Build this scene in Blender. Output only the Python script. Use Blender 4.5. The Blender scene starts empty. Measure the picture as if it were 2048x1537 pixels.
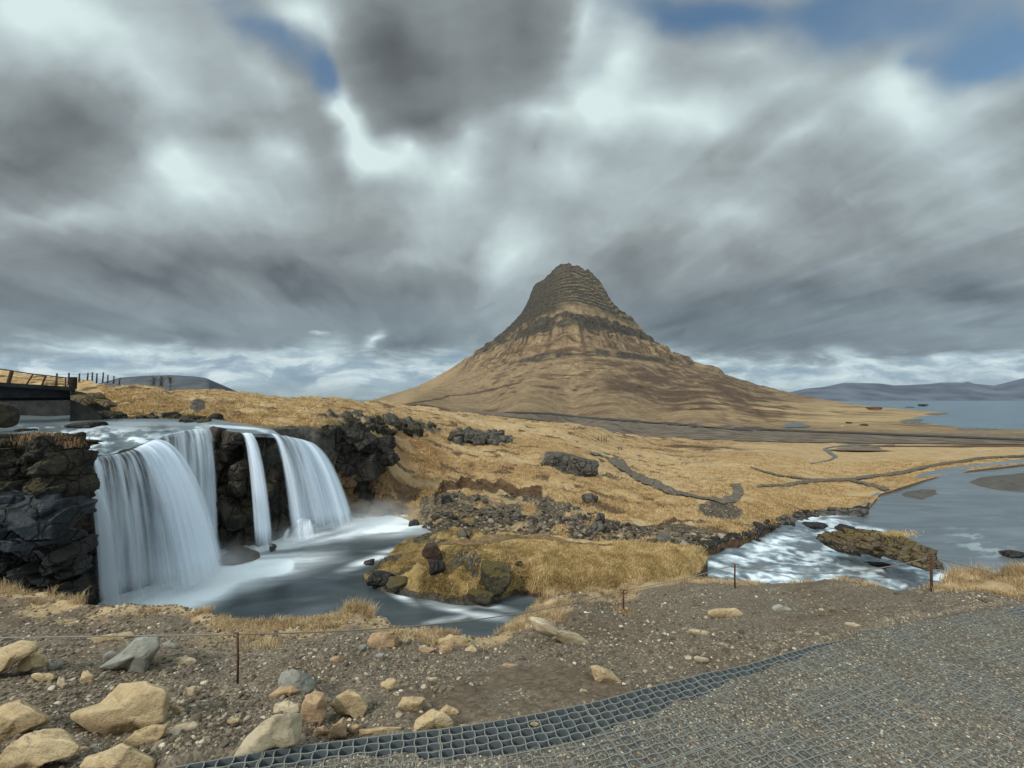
import bpy, math
import numpy as np
rng = np.random.default_rng(7)
sc = bpy.context.scene
COL = sc.collection
R = math.radians

# ------------------------------------------------------------------ camera
# the eye is the origin, +Y looks to the mountain, metres.  F is the focal length for a 2048 px wide picture
F = 828.0; CX = 1024.0; CY = 768.5; HZ = 799.0
TH = math.atan((HZ-CY)/F)
cam = bpy.data.cameras.new('camera'); cam.lens = 36.0*F/2048; cam.sensor_width = 36
cam.clip_start = 0.05; cam.clip_end = 60000
cob = bpy.data.objects.new('camera', cam); COL.objects.link(cob)
cob.location = (0, 0, 0); cob.rotation_euler = (math.pi/2+TH, 0, 0)
sc.camera = cob
cth, sth = math.cos(TH), math.sin(TH)

def at(px, py, Y):
    """photo pixel + distance north -> world point (arrays allowed)"""
    px = np.asarray(px, float); py = np.asarray(py, float); Y = np.asarray(Y, float)
    a = (px-CX)/F; b = (CY-py)/F
    dx = a; dy = cth - b*sth; dz = sth + b*cth
    k = Y/dy
    return np.stack([dx*k, Y+0*dx, dz*k], -1)
def at_z(px, py, z):
    a = (np.asarray(px, float)-CX)/F; b = (CY-np.asarray(py, float))/F
    dy = cth - b*sth; dz = sth + b*cth
    k = z/dz
    return np.stack([a*k, dy*k, z+0*a], -1)
def to_px(P):
    P = np.asarray(P, float)
    zc = P[..., 1]*cth + P[..., 2]*sth; yc = -P[..., 1]*sth + P[..., 2]*cth
    return CX+F*P[..., 0]/zc, CY-F*yc/zc

# ------------------------------------------------------------------ noise
def _h(ix, iy, iz, seed):
    with np.errstate(over='ignore'):
        h = (ix.astype(np.uint32)*np.uint32(374761393) + iy.astype(np.uint32)*np.uint32(668265263)
             + iz.astype(np.uint32)*np.uint32(2147483647) + np.uint32((seed*974711+12345) & 0xffffffff))
        h = (h ^ (h >> np.uint32(13)))*np.uint32(1274126177)
        h = (h ^ (h >> np.uint32(15)))*np.uint32(2246822519)
        h = h ^ (h >> np.uint32(16))
    return h.astype(np.float64)/4294967295.0*2-1
def vnoise(x, y, z=0.0, seed=0):
    x, y, z = np.broadcast_arrays(np.asarray(x, float), np.asarray(y, float), np.asarray(z, float))
    ix, iy, iz = np.floor(x).astype(np.int64), np.floor(y).astype(np.int64), np.floor(z).astype(np.int64)
    fx, fy, fz = x-ix, y-iy, z-iz
    u, v, w = fx*fx*(3-2*fx), fy*fy*(3-2*fy), fz*fz*(3-2*fz)
    def g(a, b, c): return _h(ix+a, iy+b, iz+c, seed)
    x00 = g(0,0,0)*(1-u)+g(1,0,0)*u; x10 = g(0,1,0)*(1-u)+g(1,1,0)*u
    x01 = g(0,0,1)*(1-u)+g(1,0,1)*u; x11 = g(0,1,1)*(1-u)+g(1,1,1)*u
    return (x00*(1-v)+x10*v)*(1-w)+(x01*(1-v)+x11*v)*w
def fbm(x, y, z=0.0, o=4, seed=0, g=0.5):
    s = 0; a = 1; n = 0; f = 1.0
    for i in range(o):
        s = s + a*vnoise(np.asarray(x)*f+i*17.3, np.asarray(y)*f-i*9.1, np.asarray(z)*f+i*5.7, seed+i)
        n += a; a *= g; f *= 2.03
    return s/n
def sst(a, b, x):
    t = np.clip((x-a)/(b-a), 0, 1); return t*t*(3-2*t)

# ------------------------------------------------------------------ pixel-domain masks (for where the soil, rock, gravel lie)
def pdist(px, py, pts, sy=1.0):
    d = np.full(np.shape(px), 1e9)
    for (x0, y0), (x1, y1) in zip(pts[:-1], pts[1:]):
        ax, ay = x1-x0, (y1-y0)*sy
        t = np.clip(((px-x0)*ax+(py-y0)*sy*ay)/(ax*ax+ay*ay+1e-9), 0, 1)
        d = np.minimum(d, np.hypot(px-x0-t*ax, (py-y0)*sy-t*ay))
    return d
def ell(px, py, cx, cy, rx, ry, rot=0, soft=.35):
    c, s = math.cos(R(rot)), math.sin(R(rot))
    x = px-cx; y = -(py-cy)
    u = (x*c+y*s)/rx; v = (-x*s+y*c)/ry
    return 1-sst(1-soft, 1+soft, np.hypot(u, v))
def inpoly(px, py, poly):
    r = np.zeros(np.shape(px), bool); n = len(poly)
    for i in range(n):
        x0, y0 = poly[i]; x1, y1 = poly[(i+1) % n]
        c = ((y0 > py) != (y1 > py)) & (px < (x1-x0)*(py-y0)/((y1-y0) or 1e-9)+x0)
        r ^= c
    return r

# ------------------------------------------------------------------ thin plate spline
class TPS:
    def __init__(s, pts, vals, sm=0.0):
        p = np.array(pts, float)/500.0; v = np.array(vals, float); n = len(p)
        r = np.linalg.norm(p[:, None]-p[None], axis=-1)
        K = np.where(r > 0, r*r*np.log(r+1e-12), 0)+np.eye(n)*sm
        A = np.zeros((n+3, n+3)); A[:n, :n] = K; A[:n, n] = 1; A[:n, n+1:] = p; A[n:, :n] = A[:n, n:].T
        s.w = np.linalg.solve(A, np.concatenate([v, [0, 0, 0]])); s.p = p
    def __call__(s, x, y):
        x = np.asarray(x, float)/500; y = np.asarray(y, float)/500
        o = s.w[-3]+s.w[-2]*x+s.w[-1]*y
        for (a, b), w in zip(s.p, s.w):
            r2 = (x-a)**2+(y-b)**2
            o = o+w*0.5*r2*np.log(r2+1e-12)
        return o

# ------------------------------------------------------------------ mesh building
def mk(name, V, Fc, mat=None, parent=None, smooth=True, attrs=None, uniform=None):
    """V (n,3); Fc array (m,k) or list of arrays of different k"""
    V = np.ascontiguousarray(V, np.float32).reshape(-1, 3)
    if not isinstance(Fc, list): Fc = [Fc]
    Fc = [np.asarray(f, np.int32) for f in Fc if len(f)]
    me = bpy.data.meshes.new(name)
    nl = sum(f.size for f in Fc); nf = sum(len(f) for f in Fc)
    me.vertices.add(len(V)); me.loops.add(nl); me.polygons.add(nf)
    me.vertices.foreach_set('co', V.ravel())
    me.loops.foreach_set('vertex_index', np.concatenate([f.ravel() for f in Fc]))
    st = []; o = 0
    for f in Fc:
        st.append(o+np.arange(len(f))*f.shape[1]); o += f.size
    me.polygons.foreach_set('loop_start', np.concatenate(st).astype(np.int32))
    me.polygons.foreach_set('use_smooth', np.full(nf, bool(smooth)))
    me.update(calc_edges=True)
    for k, a in (attrs or {}).items():
        a = np.asarray(a, np.float32)
        if a.ndim == 1:
            at_ = me.attributes.new(k, 'FLOAT', 'POINT'); at_.data.foreach_set('value', a)
        else:
            if a.shape[1] == 3: a = np.concatenate([a, np.ones((len(a), 1), np.float32)], 1)
            at_ = me.attributes.new(k, 'FLOAT_COLOR', 'POINT'); at_.data.foreach_set('color', np.ascontiguousarray(a).ravel())
    if mat: me.materials.append(mat)
    ob = bpy.data.objects.new(name, me); COL.objects.link(ob)
    if parent: ob.parent = parent
    return ob
def tag(o, label=None, cat=None, group=None, kind=None):
    if label: o['label'] = label
    if cat: o['category'] = cat
    if group: o['group'] = group
    if kind: o['kind'] = kind
    return o
def empty(name, loc):
    o = bpy.data.objects.new(name, None); COL.objects.link(o); o.location = loc; o.empty_display_size = .1
    return o
def grid_faces(nr, nc, off=0):
    i = np.arange(nr-1)[:, None]; j = np.arange(nc-1)[None]
    a = i*nc+j
    return np.stack([a, a+1, a+nc+1, a+nc], -1).reshape(-1, 4)+off
def interp(pts):
    xs = np.array([p[0] for p in pts], float); ys = np.array([p[1] for p in pts], float)
    return lambda x: np.interp(x, xs, ys)
def tube(path, r, n=8, closed_ends=True):
    """path (m,3), r scalar or array -> V,F list"""
    path = np.asarray(path, float); m = len(path)
    r = np.broadcast_to(r, (m,))
    T = np.gradient(path, axis=0); T /= np.linalg.norm(T, axis=1)[:, None]+1e-12
    up = np.array([0, 0, 1.0]) if abs(T[:, 2]).mean() < .8 else np.array([1.0, 0, 0])
    A = np.cross(T, up); A /= np.linalg.norm(A, axis=1)[:, None]+1e-12; B = np.cross(T, A)
    th = np.arange(n)*2*math.pi/n
    V = path[:, None]+r[:, None, None]*(A[:, None]*np.cos(th)[None, :, None]+B[:, None]*np.sin(th)[None, :, None])
    i = np.arange(m-1)[:, None]; j = np.arange(n)[None]
    Fq = np.stack([i*n+j, i*n+(j+1) % n, (i+1)*n+(j+1) % n, (i+1)*n+j], -1).reshape(-1, 4)
    V = V.reshape(-1, 3); Ft = []
    if closed_ends:
        V = np.vstack([V, path[0], path[-1]]); a = m*n; b = a+1
        jj = np.arange(n)
        Ft = np.concatenate([np.stack([np.full(n, a), (jj+1) % n, jj], -1),
                             np.stack([np.full(n, b), (m-1)*n+jj, (m-1)*n+(jj+1) % n], -1)])
    return V, [Fq, np.array(Ft, int).reshape(-1, 3)]
class MB:
    def __init__(s): s.V = []; s.Q = []; s.T = []; s.n = 0
    def add(s, V, Fs):
        if not isinstance(Fs, list): Fs = [Fs]
        for f in Fs:
            f = np.asarray(f, int)
            if len(f) == 0: continue
            (s.Q if f.shape[1] == 4 else s.T).append(f+s.n)
        s.V.append(np.asarray(V, float).reshape(-1, 3)); s.n += len(s.V[-1]); return s
    def tube(s, path, r, n=8): return s.add(*tube(path, r, n))
    def hexa(s, P):  # 8 corners, bottom 4 ccw then top 4
        return s.add(P, np.array([[3,2,1,0],[4,5,6,7],[0,1,5,4],[1,2,6,5],[2,3,7,6],[3,0,4,7]]))
    def box(s, c, sz, rz=0, tilt=0):
        x, y, z = np.array(sz)/2
        P = np.array([[-x,-y,-z],[x,-y,-z],[x,y,-z],[-x,y,-z],[-x,-y,z],[x,-y,z],[x,y,z],[-x,y,z]])
        ct, st = math.cos(tilt), math.sin(tilt)
        P = np.stack([P[:,0]*ct+P[:,2]*st, P[:,1], -P[:,0]*st+P[:,2]*ct], -1)
        cr, sr = math.cos(rz), math.sin(rz)
        P = np.stack([P[:,0]*cr-P[:,1]*sr, P[:,0]*sr+P[:,1]*cr, P[:,2]], -1)+np.array(c)
        return s.hexa(P)
    def build(s, name, mat, parent=None, smooth=False):
        Fs = []
        if s.Q: Fs.append(np.concatenate(s.Q))
        if s.T: Fs.append(np.concatenate(s.T))
        return mk(name, np.vstack(s.V), Fs, mat, parent, smooth)

# ------------------------------------------------------------------ relief sheet: world surface sampled along the lines of sight
class Sheet:
    def __init__(s, x0, x1, step, top, bot, rows, ctrl, mode='inv', bias=1.0, Yf=None):
        s.xs = np.arange(x0, x1+step, step, float); s.step = step; s.top = top; s.bot = bot
        s.s = np.linspace(0, 1, rows)**bias
        T = top(s.xs); B = bot(s.xs)
        s.PX = np.broadcast_to(s.xs[None], (rows, len(s.xs))).copy()
        s.PY = T[None]+(B-T)[None]*s.s[:, None]
        if Yf is None:
            p = [(c[0], c[1]) for c in ctrl]; d = np.array([c[2] for c in ctrl], float)
            if mode == 'inv': t = TPS(p, 1/d, 1e-4); Y = 1/np.maximum(t(s.PX, s.PY), 1e-5)
            else: t = TPS(p, np.log(d), 1e-4); Y = np.exp(t(s.PX, s.PY))
            s.t = t
        else: Y = Yf(s.PX, s.PY)
        s.Y = Y; s.P = at(s.PX, s.PY, Y)
    def samp(s, px, py):
        px = np.atleast_1d(np.asarray(px, float)); py = np.atleast_1d(np.asarray(py, float))
        fi = np.clip((px-s.xs[0])/s.step, 0, len(s.xs)-1.001)
        T = s.top(px); B = s.bot(px)
        q = np.clip((py-T)/(B-T), 0, .9999)
        fj = np.clip(np.interp(q, s.s, np.arange(len(s.s))), 0, len(s.s)-1.001)
        i = fi.astype(int); j = fj.astype(int); u = (fi-i)[:, None]; v = (fj-j)[:, None]
        P = s.P
        return (P[j, i]*(1-u)+P[j, i+1]*u)*(1-v)+(P[j+1, i]*(1-u)+P[j+1, i+1]*u)*v
    def build(s, name, mat, attrs=None, topskirt=(), botskirt=()):
        P = s.P; rows = [P]; A = {k: [np.asarray(v)] for k, v in (attrs or {}).items()}
        def outw(row):
            d = row[:, :2]/(np.linalg.norm(row[:, :2], axis=1)[:, None]+1e-9)
            return np.concatenate([d, np.zeros((len(row), 1))], 1)
        pre = []
        for (o, dz) in reversed(topskirt):
            w = outw(P[0]); pre.append(P[0]+w*o+np.array([0, 0, dz]))
        post = []
        for (o, dz) in botskirt:
            w = outw(P[-1]); post.append(P[-1]-w*o+np.array([0, 0, dz]))
        M = np.concatenate([np.array(pre).reshape(-1, P.shape[1], 3), P, np.array(post).reshape(-1, P.shape[1], 3)])
        at2 = {}
        for k, v in (attrs or {}).items():
            v = np.asarray(v)
            parts = [v[:1]]*len(pre)+[v]+[v[-1:]]*len(post)
            vv = np.concatenate(parts); at2[k] = vv.reshape(-1, *vv.shape[2:])
        nr, nc = M.shape[:2]
        Fc = grid_faces(nr, nc)[:, ::-1]
        return tag(mk(name, M.reshape(-1, 3), Fc, mat, attrs=at2), kind='structure')

# ------------------------------------------------------------------ rocks
def ico(n):
    t = (1+5**.5)/2
    V = [(-1,t,0),(1,t,0),(-1,-t,0),(1,-t,0),(0,-1,t),(0,1,t),(0,-1,-t),(0,1,-t),(t,0,-1),(t,0,1),(-t,0,-1),(-t,0,1)]
    Fc = [(0,11,5),(0,5,1),(0,1,7),(0,7,10),(0,10,11),(1,5,9),(5,11,4),(11,10,2),(10,7,6),(7,1,8),(3,9,4),(3,4,2),(3,2,6),(3,6,8),(3,8,9),(4,9,5),(2,4,11),(6,2,10),(8,6,7),(9,8,1)]
    V = [np.array(v)/np.linalg.norm(v) for v in V]
    for _ in range(n):
        c = {}; N = []
        def mid(a, b):
            k = (min(a, b), max(a, b))
            if k not in c:
                m = V[a]+V[b]; V.append(m/np.linalg.norm(m)); c[k] = len(V)-1
            return c[k]
        for a, b, d in Fc:
            x, y, z = mid(a, b), mid(b, d), mid(d, a)
            N += [(a, x, z), (b, y, x), (d, z, y), (x, y, z)]
        Fc = N
    return np.array(V), np.array(Fc)
ICO = [ico(i) for i in range(6)]
def rock(lv, seed, planes=11, sharp=14, rough=.05, squash=(1, 1, 1), axes=True):
    r = np.random.default_rng(seed); D, Fc = ICO[lv]
    n = r.normal(size=(planes, 3)); n /= np.linalg.norm(n, axis=1)[:, None]
    h = r.uniform(.62, 1.0, planes)
    if axes: n = np.vstack([n, np.eye(3), -np.eye(3)]); h = np.concatenate([h, r.uniform(.8, 1.0, 6)])
    else:
        m_ = np.vstack([np.eye(3), -np.eye(3)])+r.normal(0, .38, (6, 3)); m_ /= np.linalg.norm(m_, axis=1)[:, None]; n = np.vstack([n, m_]); h = np.concatenate([h, r.uniform(.72, .95, 6)])
    q = np.maximum(D@n.T, 1e-3)/h[None]
    rad = (q**sharp).sum(1)**(-1/sharp)
    P = D*rad[:, None]
    if rough:
        s = r.uniform(0, 100)
        nn = fbm(P[:, 0]*1.7+s, P[:, 1]*1.7, P[:, 2]*1.7, 5, seed, .55)
        P = P*(1+rough*2.2*nn[:, None])
    P = P/np.abs(P).max(0)
    return P*np.array(squash), Fc
def rotz(P, a): c, s = math.cos(a), math.sin(a); return np.stack([P[:, 0]*c-P[:, 1]*s, P[:, 0]*s+P[:, 1]*c, P[:, 2]], -1)
def roty(P, a): c, s = math.cos(a), math.sin(a); return np.stack([P[:, 0]*c+P[:, 2]*s, P[:, 1], -P[:, 0]*s+P[:, 2]*c], -1)
def rotx(P, a): c, s = math.cos(a), math.sin(a); return np.stack([P[:, 0], P[:, 1]*c-P[:, 2]*s, P[:, 1]*s+P[:, 2]*c], -1)

TEMPL = {lv: [rock(lv, 900+i+50*lv, 9, 16 if lv > 1 else 10, .03) for i in range(14)] for lv in (0, 1, 2)}
def scatter(name, P, size, mat, lv=1, flat=.6, sink=.25, kind='stuff', label=None, cat=None, seed=1, parent=None):
    """many small stones as one mesh"""
    r = np.random.default_rng(seed); n = len(P); Vs = []; Fs = []; at_ = []; off = 0
    size = np.broadcast_to(size, (n,))
    k = r.integers(0, 14, n)
    for t in range(14):
        ids = np.where(k == t)[0]
        if not len(ids): continue
        B, Fc = TEMPL[lv][t]; m = len(B)
        a = r.uniform(0, 6.28, len(ids)); c, s = np.cos(a)[:, None], np.sin(a)[:, None]
        sx = size[ids]*r.uniform(.8, 1.3, len(ids)); sy = size[ids]*r.uniform(.7, 1.1, len(ids)); sz = size[ids]*flat*r.uniform(.7, 1.3, len(ids))
        x = B[None, :, 0]*sx[:, None]; y = B[None, :, 1]*sy[:, None]; z = B[None, :, 2]*sz[:, None]
        tl = r.normal(0, .25, len(ids))[:, None]
        x, z = x*np.cos(tl)+z*np.sin(tl), -x*np.sin(tl)+z*np.cos(tl)
        X = x*c-y*s+P[ids, 0][:, None]; Yv = x*s+y*c+P[ids, 1][:, None]; Z = z+P[ids, 2][:, None]+(sz*(1-2*sink))[:, None]
        Vs.append(np.stack([X, Yv, Z], -1).reshape(-1, 3))
        Fs.append((Fc[None]+(np.arange(len(ids))*m)[:, None, None]).reshape(-1, 3)+off); off += m*len(ids)
        at_.append(np.repeat(r.uniform(0, 1, len(ids)), m))
    o = mk(name, np.vstack(Vs), np.concatenate(Fs), mat, parent, smooth=False, attrs={'v': np.concatenate(at_)})
    tag(o, label, cat, None, kind)
    return o

def blades(name, P, h, w, mat, per=5, spread=.05, lean=.6, seed=3, label=None, dirbias=(0, 0), cols=None, curve=True, cat=None):
    """grass tufts: per blades at every base point, one mesh"""
    r = np.random.default_rng(seed); n = len(P)*per
    B = np.repeat(P, per, 0)+np.concatenate([r.normal(0, 1, (n, 2))*np.repeat(np.broadcast_to(spread, (len(P),)), per)[:, None], np.zeros((n, 1))], 1)
    H = np.repeat(np.broadcast_to(h, (len(P),)), per)*r.uniform(.5, 1.15, n); W = np.repeat(np.broadcast_to(w, (len(P),)), per)*r.uniform(.6, 1.2, n)
    a = r.uniform(0, 6.28, n); L = lean*r.uniform(.1, 1.3, n)
    dx = np.cos(a)*L+dirbias[0]; dy = np.sin(a)*L+dirbias[1]
    fa = r.uniform(0, 3.14, n); wx, wy = np.cos(fa)*W/2, np.sin(fa)*W/2
    z0 = B-np.array([0, 0, .01])
    m = B+np.stack([dx*H*.35, dy*H*.35, H*.62], -1)
    t = B+np.stack([dx*H, dy*H, H*(1-.28*np.minimum(L, 1.3))], -1)
    W3 = np.stack([wx, wy, 0*wx], -1)
    V = np.stack([z0-W3, z0+W3, m+W3*.7, m-W3*.7, t], 1).reshape(-1, 3)
    b = (np.arange(n)*5)[:, None]
    Q = b+np.array([[0, 1, 2, 3]]); T = b+np.array([[3, 2, 4]])
    var = np.repeat(r.uniform(0, 1, n), 5)
    hh = np.tile([0, 0, .6, .6, 1.0], n)
    at_ = {'v': var, 'hh': hh}
    if cols is not None: at_['m'] = np.repeat(np.repeat(cols, per), 5)
    o = mk(name, V, [Q, T], mat, smooth=True, attrs=at_)
    return tag(o, label, cat, None, 'stuff')

# ------------------------------------------------------------------ node helpers
def srgb(r, g, b):
    f = lambda c: (c/255/12.92) if c/255 <= .04045 else ((c/255+.055)/1.055)**2.4
    return (f(r), f(g), f(b), 1)
class NT:
    def __init__(s, nt): s.nt = nt; s.l = nt.links
    def n(s, typ, ins=None, **kw):
        nd = s.nt.nodes.new(typ)
        for k, v in kw.items(): setattr(nd, k, v)
        for k, v in (ins or {}).items(): s.set(nd.inputs[k], v)
        return nd
    def set(s, sock, v):
        if isinstance(v, bpy.types.NodeSocket): s.l.new(v, sock)
        elif isinstance(v, bpy.types.Node): s.l.new(v.outputs[0], sock)
        else:
            try: sock.default_value = v
            except Exception:
                sock.default_value = (v, v, v, 1) if len(sock.default_value) == 4 else (v, v, v)
    def m(s, op, a, b=None, c=None, clamp=False):
        nd = s.nt.nodes.new('ShaderNodeMath'); nd.operation = op; nd.use_clamp = clamp
        s.set(nd.inputs[0], a)
        if b is not None: s.set(nd.inputs[1], b)
        if c is not None: s.set(nd.inputs[2], c)
        return nd.outputs[0]
    def vm(s, op, a, b=None):
        nd = s.nt.nodes.new('ShaderNodeVectorMath'); nd.operation = op
        s.set(nd.inputs[0], a)
        if b is not None: s.set(nd.inputs[1], b)
        return nd.outputs[0]
    def mix(s, f, a, b, bt='MIX'):
        nd = s.nt.nodes.new('ShaderNodeMix'); nd.data_type = 'RGBA'; nd.blend_type = bt
        s.set(nd.inputs[0], f); s.set(nd.inputs[6], a); s.set(nd.inputs[7], b)
        return nd.outputs[2]
    def ramp(s, f, stops, interp='LINEAR'):
        nd = s.nt.nodes.new('ShaderNodeValToRGB'); nd.color_ramp.interpolation = interp
        e = nd.color_ramp.elements
        while len(e) > 1: e.remove(e[-1])
        e[0].position = stops[0][0]; e[0].color = stops[0][1]
        for p, c in stops[1:]:
            x = e.new(p); x.color = c
        s.set(nd.inputs[0], f); return nd.outputs[0]
    def mr(s, v, a, b, c=0.0, d=1.0, smooth=True):
        nd = s.nt.nodes.new('ShaderNodeMapRange'); nd.interpolation_type = 'SMOOTHSTEP' if smooth else 'LINEAR'
        for i, x in enumerate((v, a, b, c, d)): s.set(nd.inputs[i], x)
        return nd.outputs[0]
    def noise(s, vec, scale, detail=4, rough=.55, dist=0, typ=None):
        nd = s.nt.nodes.new('ShaderNodeTexNoise')
        s.set(nd.inputs['Vector'], vec); s.set(nd.inputs['Scale'], scale); nd.inputs['Detail'].default_value = detail
        nd.inputs['Roughness'].default_value = rough; nd.inputs['Distortion'].default_value = dist
        return nd.outputs[0]
    def attr(s, name, out='Fac'):
        nd = s.nt.nodes.new('ShaderNodeAttribute'); nd.attribute_name = name; return nd.outputs[out]
    def mapping(s, vec, loc=(0,0,0), rot=(0,0,0), scale=(1,1,1), vt='POINT'):
        nd = s.nt.nodes.new('ShaderNodeMapping'); nd.vector_type = vt
        s.set(nd.inputs[0], vec); s.set(nd.inputs[1], loc); s.set(nd.inputs[2], rot); s.set(nd.inputs[3], scale)
        return nd.outputs[0]
    def bump(s, h, strength=.5, dist=.02, normal=None):
        nd = s.nt.nodes.new('ShaderNodeBump'); nd.inputs['Strength'].default_value = strength; nd.inputs['Distance'].default_value = dist
        s.set(nd.inputs['Height'], h)
        if normal is not None: s.set(nd.inputs['Normal'], normal)
        return nd.outputs[0]
def newmat(name):
    m = bpy.data.materials.new(name); m.use_nodes = True; m.node_tree.nodes.clear()
    return m, NT(m.node_tree)
def finish(T, col, rough=.9, normal=None, spec=.3, **kw):
    b = T.n('ShaderNodeBsdfPrincipled')
    T.set(b.inputs['Base Color'], col); T.set(b.inputs['Roughness'], rough); T.set(b.inputs['Specular IOR Level'], spec)
    if normal is not None: T.set(b.inputs['Normal'], normal)
    for k, v in kw.items(): T.set(b.inputs[k], v)
    o = T.n('ShaderNodeOutputMaterial'); T.l.new(b.outputs[0], o.inputs[0]); return b, o
# ------------------------------------------------------------------ sky and light
SUN_EL, SUN_AZ = R(40), R(-138)     # azimuth from +Y, positive to the east; behind the left shoulder
world = bpy.data.worlds.new("World"); sc.world = world; world.use_nodes = True
wt = NT(world.node_tree); world.node_tree.nodes.clear()
def build_sky():
    T = wt
    d = T.n('ShaderNodeTexCoord').outputs['Generated']
    sp = T.n('ShaderNodeSeparateXYZ', {0: d}); x, y, z = sp.outputs
    yc = T.m('MAXIMUM', y, .12)
    u = T.m('DIVIDE', x, yc); v = T.m('DIVIDE', z, yc)
    front = T.mr(y, .08, .3)
    # cloud deck seen from below: drift axis toward the pole near the peak
    zc = T.m('ADD', T.m('MAXIMUM', z, 0.0), .10)
    px_, py_ = T.m('DIVIDE', x, zc), T.m('DIVIDE', y, zc)
    pl = T.n('ShaderNodeCombineXYZ', {0: px_, 1: py_}).outputs[0]
    pl = T.mapping(pl, rot=(0, 0, -0.17))
    st1 = T.noise(T.mapping(pl, scale=(1.5, .38, 1)), 1.0, 5, .5, .4)
    st2 = T.noise(T.mapping(pl, loc=(7, 3, 0), scale=(3.6, .7, 1)), 1.0, 4, .5, .3)
    uv = T.n('ShaderNodeCombineXYZ', {0: u, 1: v}).outputs[0]
    # wispy warp of the deck outline
    nA = T.n('ShaderNodeTexNoise', {'Vector': T.mapping(pl, loc=(3, 9, 0), scale=(2.2, .5, 1)), 'Scale': 1.0, 'Detail': 3.0}).outputs[1]
    nB = T.n('ShaderNodeTexNoise', {'Vector': uv, 'Scale': 5.5, 'Detail': 4.0}).outputs[1]
    w = T.vm('ADD', T.vm('MULTIPLY', T.vm('SUBTRACT', nA, (.5, .5, .5)), (.17, .17, 0)), T.vm('MULTIPLY', T.vm('SUBTRACT', nB, (.5, .5, .5)), (.12, .09, 0)))
    uvw = T.vm('ADD', uv, w); crisp = T.noise(T.vm('ADD', T.mapping(uv, loc=(8, 1, 0), scale=(1, 1.5, 1)), T.vm('MULTIPLY', w, (2.0, 2.0, 0))), 3.2, 7, .58, .25)
    def blobs(lst, vec, start):
        acc = start
        for (cx, cy, rx, ry, rot, a) in lst:
            q = at(cx, cy, 1.0)
            mp = T.mapping(vec, loc=(float(q[0]), float(q[2]), 0), rot=(0, 0, R(rot)), scale=(rx*1.75/F, ry*1.75/F, 1), vt='TEXTURE')
            g = T.n('ShaderNodeTexGradient', {0: mp}, gradient_type='QUADRATIC_SPHERE').outputs[1]
            acc = T.m('MULTIPLY_ADD', g, a*.85 if a < 0 else a, acc)
        return acc
    B = [ # x, y, rx, ry, rot(ccw), amplitude
     # bright
     (50,20,190,120,-20,.50),(215,60,70,220,60,.12),(300,150,260,70,-38,.26),(540,165,130,40,-40,.22),
     (340,325,150,70,-15,.34),(410,385,170,70,-15,.26),(360,300,40,60,50,.22),(120,430,210,45,5,.28),(560,310,80,50,-30,.26),
     (600,40,80,60,-35,.50),(650,60,30,80,10,.20),
     (668,215,46,30,-45,.4),(700,255,40,90,28,.62),(755,315,85,42,-10,.60),(820,290,40,45,0,.48),(890,330,55,50,20,.38),(930,270,70,40,0,.28),
     (860,400,190,120,0,.20),(1030,500,80,50,0,.30),(1000,470,160,70,0,.10),
     (1170,60,30,110,-25,.30),(1250,120,90,110,-30,.42),(1180,215,90,50,0,.42),(1080,235,80,30,0,.30),(1330,210,180,70,-5,.36),(1420,235,120,50,0,.2),
     (1130,330,190,90,-5,.26),(1600,275,120,40,38,.28),(1570,170,140,60,10,.20),(1500,110,100,40,0,.16),
     (1800,190,90,55,5,.30),(1825,240,120,100,0,.30),(1960,210,130,70,20,.24),(1480,440,170,60,-10,.20),(1270,440,200,60,0,.08),
     (1950,330,140,60,0,.12),
     # dark
     (40,330,300,150,0,-.36),(150,240,180,110,-30,-.16),(260,300,150,60,-30,-.18),(450,250,120,70,-30,-.26),(600,220,110,60,-45,-.14),
     (330,480,260,50,0,-.06),(300,530,240,50,-6,-.30),(560,555,190,60,-12,-.44),(600,610,70,30,0,-.18),(100,620,380,60,0,-.20),(90,680,170,35,0,-.20),(420,655,300,30,-3,-.22),
     (700,505,110,40,5,-.16),(850,140,230,140,-5,-.27),(880,40,230,100,0,-.10),(760,110,70,120,10,-.10),(1050,60,90,170,15,-.24),(780,60,80,110,0,-.24),(850,230,80,50,0,-.16),
     (560,690,120,16,-4,-.2),(830,600,110,50,10,-.20),(830,690,130,40,10,-.30),(700,640,120,30,-8,-.12),(920,560,80,60,0,-.14),
     (930,495,50,50,20,-.16),(1062,300,22,30,0,-.16),
     (1560,600,480,60,4,-.30),(1330,660,200,50,0,-.24),(1600,680,330,38,3,-.30),(1950,560,200,80,0,-.22),(1960,690,220,30,0,-.20),(1800,470,280,70,-5,-.10),(1500,520,200,40,0,-.08),
     (2020,420,100,80,0,-.08),(1240,560,90,60,0,-.12),
    ]
    base = T.m('ADD', .565, T.m('ADD', T.m('MULTIPLY', T.m('SUBTRACT', st1, .5), T.m('MULTIPLY', T.mr(v, .0, .35), .30)), T.m('MULTIPLY', T.m('SUBTRACT', st2, .5), T.m('MULTIPLY', T.mr(v, .05, .5), .20))))
    fine = T.noise(T.mapping(uv, scale=(1, 1.5, 1)), 7.0, 4, .5, .3)
    base = T.m('ADD', base, T.m('MULTIPLY', T.m('SUBTRACT', fine, .5), .15)); big_ = T.noise(T.mapping(uv, loc=(4, 2, 0), scale=(1, 1.5, 1)), 2.3, 3, .5, .4); base = T.m('ADD', base, T.m('MULTIPLY', T.m('SUBTRACT', big_, .5), .22))
    base = T.m('ADD', base, T.m('MULTIPLY', T.m('SUBTRACT', crisp, .5), T.mr(v, .9, .2, .20, .44))); L = blobs(B, uvw, base)
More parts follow.
